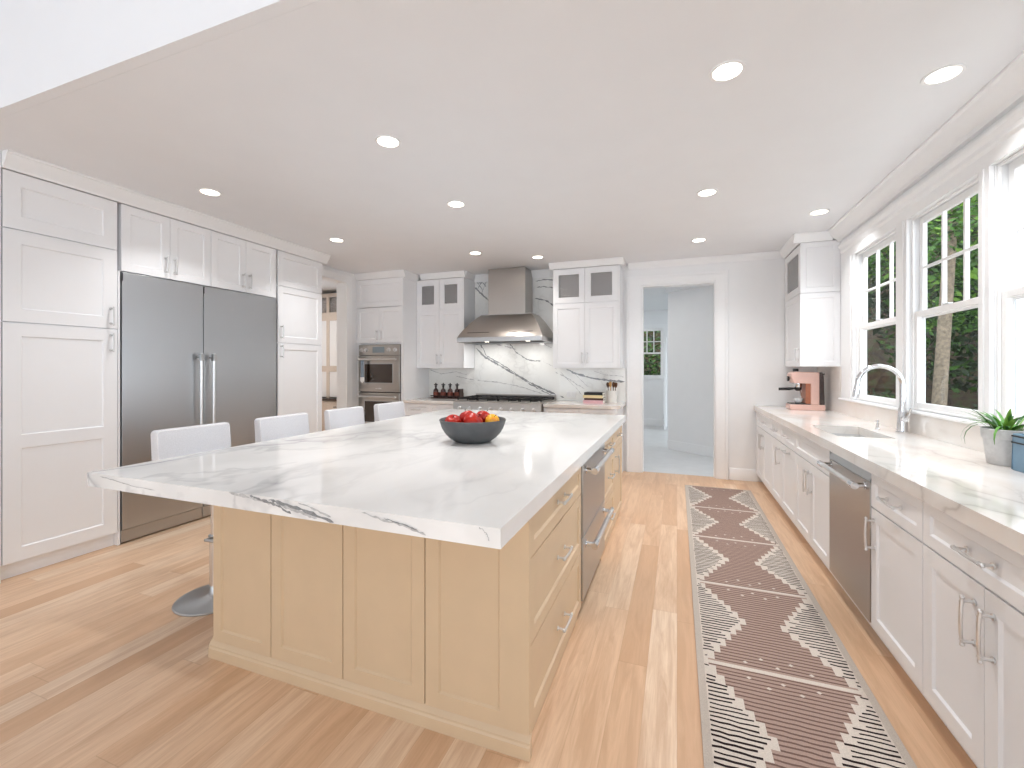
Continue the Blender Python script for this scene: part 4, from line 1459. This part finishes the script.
# ---------------- coffee machine (side on, spout towards -X)
cmat = simple('salmon_pink_enamel', (224, 186, 174), 0.28, 0.0, 0.03)
t = thing('coffee_machine', 'salmon pink espresso machine on the worktop under the corner cabinet', 'coffee machine', (1.295, 5.57, 0.9142))
t.scale = (0.91, 0.95, 1.16)
hw = 0.105
mb = MB().prism([(-0.18, 0.008), (-0.172, 0.0), (0.165, 0.0), (0.172, 0.008), (0.172, 0.05), (-0.172, 0.05), (-0.18, 0.042)], 'y', -hw, hw)
mb.build('base', cmat, t, bevel=0.004)
MB().box(-0.168, 0.03, -hw + 0.01, hw - 0.01, 0.0505, 0.058).build('drip_tray', M['black'], t, bevel=0.002)
mb = MB().prism([(0.03, 0.0505), (0.115, 0.0505), (0.115, 0.345), (-0.125, 0.352), (-0.165, 0.335), (-0.168, 0.30), (-0.135, 0.243), (0.03, 0.243)], 'y', -hw, hw)
mb.build('housing', cmat, t, bevel=0.008, segs=3)
MB().prism([(0.118, 0.0505), (0.168, 0.0505), (0.158, 0.30), (0.145, 0.345), (0.118, 0.345)], 'y', -hw + 0.006, hw - 0.006).build('water_tank', simple('smoked_tank', (66, 52, 48), 0.12, 0, 0.3, 30), t, bevel=0.004)
MB().box(-0.02, 0.0295, -hw + 0.012, hw - 0.012, 0.06, 0.242).build('back_plate', simple('copper_back_plate', (168, 104, 76), 0.35, 0.2), t)
MB().lathe([(0, 0.352), (0.03, 0.352), (0.03, 0.37), (0.024, 0.378), (0, 0.378)], (-0.10, 0, 0.001), 20).build('top_knob', M['black'], t)
MB().lathe([(0.024, 0), (0.024, 0.016), (0.02, 0.02), (0, 0.02)], (-0.1685, 0, 0.285), 18, axis='x').build('dial', M['black'], t).location = (-0.018, 0, 0)
MB().box(0.152, 0.18, -0.05, 0.05, 0.322, 0.335).build('tank_lid_tab', M['black'], t, bevel=0.002)
MB().lathe([(0, 0.205), (0.036, 0.205), (0.04, 0.215), (0.04, 0.2425), (0, 0.2425)], (-0.075, 0, 0), 20).build('group_head', M['chrome'], t)
mb = MB().lathe([(0, 0.172), (0.02, 0.172), (0.036, 0.185), (0.038, 0.2045), (0, 0.2045)], (-0.075, 0, 0), 20)
pf = mb.build('portafilter', M['black'], t)
MB().tube([(-0.11, 0, 0.195), (-0.17, 0, 0.19), (-0.275, 0, 0.187)], [0.009, 0.014, 0.013], 10).build('portafilter_handle', M['black'], pf)
MB().tube([(-0.055, 0, 0.175), (-0.05, 0, 0.145), (-0.05, 0, 0.125)], 0.009, 8).build('coffee_spout', M['chrome'], pf)
tag(MB().lathe([(0, 0), (0.022, 0), (0.034, 0.012), (0.042, 0.04), (0.044, 0.055), (0.041, 0.055), (0.036, 0.03), (0.02, 0.008), (0, 0.006)], n=24).build('cup', simple('white_cup', (242, 242, 242), 0.15), loc=(1.228, 5.57, 0.9818), smooth=50),
    'small white cup on the drip tray of the pink espresso machine', 'cup')

# ---------------- plants by the near window
random.seed(8)
PX, PY = 1.42, 2.70
t = thing('plant_pot', 'round pale grey pot with a green leafy plant by the window', 'potted plant', (PX, PY, 0.9142))
MB().lathe([(0, 0), (0.062, 0), (0.065, 0.004), (0.078, 0.118), (0.083, 0.12), (0.087, 0.162), (0.081, 0.165), (0.075, 0.145), (0, 0.145)], n=36).build('pot', simple('pale_grey_clay', (196, 196, 196), 0.75, 0, 0.06, 60, 0.2), t, smooth=35)
MB().lathe([(0, 0.146), (0.0745, 0.146), (0.068, 0.152), (0, 0.156)], n=20).build('soil', simple('potting_soil', (52, 40, 32), 0.95, 0, 0.3, 60), t)
lg = [simple('leaf_green', (88, 146, 52), 0.4, 0, 0.2, 12), simple('leaf_bright_green', (128, 172, 74), 0.4, 0, 0.2, 12), simple('leaf_dark_green', (54, 106, 40), 0.4, 0, 0.2, 12)]
mb = MB()
for k in range(52):
    a = random.uniform(0, 2 * PI)
    if k < 3:
        a = (2.6, 3.2, 3.9)[k]
    L = random.uniform(0.09, 0.18)
    up = random.uniform(0.6, 1.4)
    if k < 3:
        L, up = (0.23, 0.21, 0.17)[k], 0.8
    wv = random.uniform(0.005, 0.0095)
    r0 = random.uniform(0.0, 0.05)
    mi = random.choice((0, 0, 1, 2, 2))
    p = Vector((r0 * math.cos(a), r0 * math.sin(a), 0.15))
    el = up
    pts = [p.copy()]
    n = 7
    for i in range(n):
        p = p + Vector((math.cos(a) * math.cos(el), math.sin(a) * math.cos(el), math.sin(el))) * L / n
        el -= (0.42 if k < 3 else random.uniform(0.06, 0.22))
        pts.append(p.copy())
    side = Vector((-math.sin(a), math.cos(a), 0))
    for i in range(n):
        w0 = wv * math.sin(PI * (0.12 + 0.86 * i / n))
        w1 = wv * math.sin(PI * (0.12 + 0.86 * (i + 1) / n)) if i < n - 1 else 0.0008
        dn = Vector((0, 0, -0.25))
        mb.face([pts[i] - side * w0 - dn * w0, pts[i], pts[i + 1], pts[i + 1] - side * w1 - dn * w1], mi)
        mb.face([pts[i], pts[i] + side * w0 - dn * w0, pts[i + 1] + side * w1 - dn * w1, pts[i + 1]], mi)
mb.build('leaves', lg, t, smooth=60, recalc=False)
t = thing('planter', 'blue planter with dark bands cut off at the photo edge, beside the grey pot', 'planter', (1.432, 2.487, 0.9142))
bm_ = simple('dusty_blue_paint', (112, 142, 164), 0.5, 0, 0.06, 20)
mb = MB()
mb.frame(-0.065, 0.065, -0.08, 0.08, 0, 1, 0.008)
b2 = MB().add([(x, z_, 0.006 + y * 0.154) for (x, y, z_) in mb.v], mb.f)
b2.box(-0.065, 0.065, -0.08, 0.08, 0, 0.006)
b2.build('pot', bm_, t, bevel=0.003)
for zz in (0.118, 0.146):
    mb = MB().frame(-0.067, 0.067, -0.082, 0.082, 0, 1, 0.002)
    MB().add([(x, z_, zz + y * 0.006) for (x, y, z_) in mb.v], mb.f).build('band', M['black'], t)
MB().box(-0.0565, 0.0565, -0.0715, 0.0715, 0.0062, 0.14).build('soil', simple('planter_soil', (52, 40, 32), 0.95, 0, 0.3, 60), t)

# ---------------- hall beyond the doorway
struct(MB().box(-3.2, 1.7, 6.071, 11.2, -0.06, 0.0).build('floor_hall', M['tile']))
struct(MB().box(-3.2, 1.7, 6.151, 11.2, CEIL, CEIL + 0.1).build('ceiling_hall', M['ceiling']))
struct(MB().box(-3.3, -3.2, 6.2, 11.2, 0, CEIL).build('wall_hall', M['wall']))
P0, P1 = Vector((-0.146, 7.95, 0)), Vector((1.0, 7.01, 0))
dirw = (P1 - P0).normalized()
nrm = Vector((-dirw.y, dirw.x, 0))
mb = MB()
q = [P0, P1, P1 + nrm * 0.12, P0 + nrm * 0.12]
mb.prism([(p.x, p.y) for p in q], 'z', 0, CEIL - 0.001)
struct(mb.build('wall_angled', M['wall']))
struct(MB().box(1.0, 1.7, 6.9, 7.05, 0, CEIL - 0.001).build('wall_end', M['wall']))
o1, o2 = P0 - nrm * 0.014, P1 - nrm * 0.014
mb = MB().prism([(P0.x, P0.y), (P1.x, P1.y), (o2.x, o2.y), (o1.x, o1.y)], 'z', 0.0005, 0.15)
struct(mb.build('baseboard_hall', M['trim']))
o1, o2 = P0 - nrm * 0.07, P1 - nrm * 0.07
mb = MB().prism([(P0.x, P0.y), (P1.x, P1.y), (o2.x, o2.y), (o1.x, o1.y)], 'z', 2.63, CEIL - 0.001)
struct(mb.build('trim_16', M['trim']))
HW0, HW1, HZ0, HZ1 = -1.35, -0.31, 1.13, 2.30
struct(grid_wall([-3.2, HW0, HW1, 1.7], [0, HZ0, HZ1, CEIL - 0.001], {(1, 1)}, 'y', 11.0, 11.14).build('wall_far', M['wall']))
root = struct(bpy.data.objects.new('window_4', None))
COL.objects.link(root)
mb = MB().frame(HW0 + 0.002, HW1 - 0.002, HZ0 + 0.002, HZ1 - 0.002, 11.03, 11.09, 0.05)
mb.box(HW0 + 0.05, HW1 - 0.05, 11.04, 11.08, 1.70, 1.74)
for i in range(1, 6):
    x = HW0 + 0.05 + (HW1 - HW0 - 0.1) * i / 6
    mb.box(x - 0.011, x + 0.011, 11.045, 11.075, 1.74, HZ1 - 0.05)
mb.box(HW0 + 0.05, HW1 - 0.05, 11.045, 11.075, 1.985, 2.005)
mb.build('window_frame', M['sash'], root)
MB().box(HW0 + 0.05, HW1 - 0.05, 11.058, 11.062, HZ0 + 0.05, HZ1 - 0.05).build('pane', M['glass'], root)
mb = MB().frame(HW0 - 0.09, HW1 + 0.09, HZ0 - 0.02, HZ1 + 0.1, 10.975, 10.999, 0.088)
struct(mb.build('trim_17', M['trim']))
struct(MB().box(-3.2, -0.2, 10.98, 10.999, 0.0005, 0.16).build('baseboard_far', M['trim']))
# open hall door seen edge-on
t = thing('hall_door', 'white hall door standing open, seen edge-on beside the far window', 'door', (-0.245, 10.25, 0.008))
d = MB().box(-0.02, 0.02, 0, 0.70, 0, 2.05).build('leaf', M['trim'], t, bevel=0.003)
for zz in (0.25, 1.05, 1.8):
    MB().cyl((-0.026, -0.004, zz), 0.007, 0.1, 10).build('hinge', M['nickel'], t)

# ---------------- pantry seen through the side opening
struct(MB().box(-6.6, XL - 0.001, 3.6, 6.6, -0.06, 0.0).build('floor_pantry', M['floor']))
struct(MB().box(-6.6, XL - 0.001, 3.6, 6.6, CEIL, CEIL + 0.1).build('ceiling_pantry', M['ceiling']))
struct(MB().box(-6.6, -4.561, 6.46, 6.6, 0, CEIL).build('wall_pantry_back', M['wall']))
struct(MB().box(-6.7, -6.6, 3.6, 6.6, 0, CEIL).build('wall_pantry_left', M['wall']))
struct(MB().box(-6.6, XL - 0.13, 3.5, 3.6, 0, CEIL).build('wall_pantry_front', M['wall']))
beige = simple('warm_beige_lacquer', (214, 202, 190), 0.4)
t = thing('pantry_hutch', 'beige hutch with patterned glass top and pale lit panels seen through side opening', 'hutch', (-6.24, 5.98, 0))
w = 1.1
mb = MB()
mb.box(0, w, 0.05, 0.46, 0.001, 0.80)
mb.build('base', beige, t, bevel=0.003)
for a in range(2):
    dr = MB().shaker(a * w / 2 + 0.003, (a + 1) * w / 2 - 0.003, 0.56, 0.79, 0.02, 0.0495, 0.035).build('drawer', beige, t, smooth=0)
    pull_handle(dr, a * w / 2 + w / 4 + 0.02, 0.70, 0.0295, 0.12, False, 'dark')
    MB().shaker(a * w / 2 + 0.003, (a + 1) * w / 2 - 0.003, 0.1, 0.555, 0.02, 0.0495, 0.05).build('door', beige, t, smooth=0)
MB().box(-0.01, w + 0.01, 0.01, 0.46, 0.802, 0.84).build('top', simple('dark_brown_stone', (74, 62, 56), 0.25, 0, 0.25, 25), t, bevel=0.002)
mb = MB().box(0, 0.05, 0.14, 0.46, 0.841, 2.66).box(w - 0.05, w, 0.14, 0.46, 0.841, 2.66)
for z0, z1 in ((1.30, 1.40), (2.19, 2.33), (2.6, 2.66)):
    mb.box(0.05, w - 0.05, 0.14, 0.46, z0, z1)
for z0, z1 in ((0.841, 1.30), (1.40, 2.19), (2.33, 2.6)):
    mb.box(0.50, 0.56, 0.14, 0.46, z0, z1)
mb.build('upper_frame', beige, t)
MB().box(0.05, w - 0.05, 0.42, 0.44, 2.33, 2.6).build('white_back', M['trim'], t)
for a, b in ((0.051, 0.499), (0.561, w - 0.051)):
    MB().box(a, b, 0.15, 0.168, 1.401, 2.189).build('white_door', M['trim'], t, bevel=0.002)
    MB().box(a, b, 0.15, 0.168, 0.86, 1.299).build('white_door', M['trim'], t, bevel=0.002)
mb = MB().box(0.05, 0.5, 0.16, 0.164, 2.33, 2.6).box(0.56, w - 0.05, 0.16, 0.164, 2.33, 2.6)
mb.build('patterned_pane', M['seeded'], t)
def added_light(x, y, lab, e, col):  # unseen fittings added to brighten the pantry and the hall
    r_ = dup(dl, (x, y, CEIL), lab)
    for c_ in r_.children:
        if c_.type == 'LIGHT':
            c_.data = c_.data.copy()
            c_.data.energy = e
            c_.data.color = col
            c_.data.spread = R(170)


added_light(-5.55, 4.9, 'unseen downlight added to brighten the pantry beyond the side opening', 15, (1.0, 0.93, 0.87))
added_light(-1.2, 7.3, 'nearer unseen downlight added to brighten the hall beyond the doorway', 10, (1.0, 0.95, 0.90))
added_light(-1.6, 9.4, 'farther unseen downlight added to brighten the hall beyond the doorway', 10, (1.0, 0.95, 0.90))

# ---------------- outdoors
random.seed(21)
struct(MB().add([(1.7, -6, -0.5), (40, -6, -0.5), (40, 45, -0.9), (-14, 45, -0.9), (-14, 11.2, -0.5), (1.7, 11.2, -0.5)], [(0, 1, 2, 3, 4, 5)]).build('ground', simple('dark_leaf_litter', (58, 44, 32), 0.95, 0, 0.5, 3, 0.5)))
struct(MB().box(1.66, 4.2, -5, 7.5, -0.52, -0.40).build('bounce_slab', simple('pale_bounce_surface', (214, 210, 204), 0.8, 0, 0.06, 3)))  # unseen pale slab, added to bounce daylight up to the ceiling
bark = simple('grey_brown_bark', (132, 118, 100), 0.9, 0, 0.35, 18, 0.8)
leafm = [simple('tree_leaf_green', (64, 104, 32), 0.6, 0, 0.35, 1.5), simple('tree_leaf_dark', (34, 54, 20), 0.6, 0, 0.35, 1.5), simple('tree_leaf_bright', (110, 150, 52), 0.55, 0, 0.35, 1.5)]


def leaf_cloud(mb, c, r, n, size, mis=(0, 0, 1, 1, 2), flat=0.8):
    for _ in range(n):
        while True:
            d = Vector((random.uniform(-1, 1), random.uniform(-1, 1), random.uniform(-1, 1)))
            if d.length <= 1:
                break
        p = Vector(c) + Vector((d.x * r, d.y * r, d.z * r * flat))
        u = Vector((random.gauss(0, 1), random.gauss(0, 1), random.gauss(0, 0.6))).normalized()
        v = u.cross(Vector((random.gauss(0, 1), random.gauss(0, 1), random.gauss(0, 1)))).normalized()
        s = size * random.uniform(0.6, 1.3)
        mb.face([p - u * s, p + v * s * 0.45, p + u * s, p - v * s * 0.45], random.choice(mis))


def tree(label, x, y, r, h, crowns, lean=(0, 0), zb=-0.55):
    t = thing('tree', label, 'tree', (x, y, zb), 0, 'trees outside the kitchen windows')
    pts = [(lean[0] * q, lean[1] * q, h * q) for q in (0, 0.02, 0.1, 0.25, 0.5, 0.75, 1)]
    MB().tube(pts, [r * 1.5, r * 1.35, r * 1.1, r, r * 0.9, r * 0.75, r * 0.4], 16).build('trunk', bark, t, smooth=60)
    mb = MB()
    for (c, rr, n, s, mis) in crowns:
        leaf_cloud(mb, c, rr, n, s, mis)
    mb.build('foliage', leafm, t, smooth=0, recalc=False)
    return t


D = (0, 1, 1, 1)
G = (0, 0, 0, 1, 2)
tree('tree with thick grey leaning trunk seen through the middle window', 4.13, 9.65, 0.095, 7.0,
     [((1.0, 1.2, 4.9), 1.9, 2600, 0.085, G), ((-0.9, 2.2, 4.6), 1.6, 1800, 0.085, G), ((0.9, 1.6, 3.2), 0.85, 900, 0.07, G), ((0.1, -0.9, 4.5), 0.95, 1300, 0.06, G)], (0.42, 0.1))
tree('dark bushy tree behind the thick grey trunk', 6.9, 13.5, 0.16, 6.0,
     [((0, 0, 3.0), 2.2, 3600, 0.11, D), ((0.4, -0.3, 5.3), 2.2, 2200, 0.11, G)])
tree('dark leafy tree seen through the left window', 4.6, 14.5, 0.15, 6.5,
     [((0, 0, 4.6), 2.1, 2600, 0.11, D), ((0.2, 0.2, 6.4), 2.0, 1600, 0.11, G)])
tree('slim dark tree to the right behind the middle window', 8.6, 11.2, 0.13, 6.0,
     [((0, 0, 2.6), 1.7, 2600, 0.10, D), ((0, 0, 4.9), 2.0, 2400, 0.10, G)])
# leaf-covered bank closing the view
mb = MB()
nx, ny = 40, 10
bankp = []
for j in range(ny + 1):
    for i in range(nx + 1):
        x = -6 + 24 * i / nx
        y = 15.5 + 8 * j / ny - max(0, x - 6) * 0.45
        z = -0.6 + 9.0 * (j / ny) ** 1.1 + random.uniform(-0.2, 0.2)
        bankp.append((x, y, z))
mb.add(bankp, [(j * (nx + 1) + i, j * (nx + 1) + i + 1, (j + 1) * (nx + 1) + i + 1, (j + 1) * (nx + 1) + i) for j in range(ny) for i in range(nx)])
hl = NT('wooded_bank')
f = hl.noise(hl.coord(), 3.5, 6, 0.7)
hl.l(hl.ramp(f, [(0.35, lin(28, 22, 14)), (0.5, lin(62, 46, 30)), (0.62, lin(48, 62, 26)), (0.75, lin(96, 80, 56))]), hl.p.inputs['Base Color'])
hl.p.inputs['Roughness'].default_value = 1.0
struct(mb.build('hill', hl.m, recalc=False, smooth=0))


def shrub(label, x, y, r, n, mis, zb=-0.5, flat=0.8, s=0.06):
    t = thing('shrub', label, 'shrub', (x, y, zb), 0, 'shrubs in the garden')
    mb = MB()
    leaf_cloud(mb, (0, 0, r * flat), r, n, s, mis, flat)
    mb.build('foliage', leafm, t, smooth=0, recalc=False)
    mb = MB()
    for k in range(5):
        a = k * 1.3
        mb.tube([(0.04 * math.cos(a), 0.04 * math.sin(a), 0), (r * 0.5 * math.cos(a), r * 0.5 * math.sin(a), r * flat * 1.2)], [0.02, 0.008], 6)
    mb.build('stem', bark, t)


shrub('low green shrub under the view of the left window', 3.0, 8.3, 0.75, 1800, G)
shrub('low dark shrub to the left of the thick grey trunk', 3.9, 11.6, 0.9, 1600, D)
shrub('low green shrub to the right of the thick grey trunk', 5.9, 11.0, 0.85, 1600, D)
shrub('pale green shrub outside the hall window', -0.85, 12.6, 0.85, 1500, (2, 2, 0), flat=1.0)
shrub('tall dark hedge shrub behind the pale one outside the hall window', -1.0, 15.1, 1.5, 2600, (0, 1, 1), flat=1.1, s=0.08)
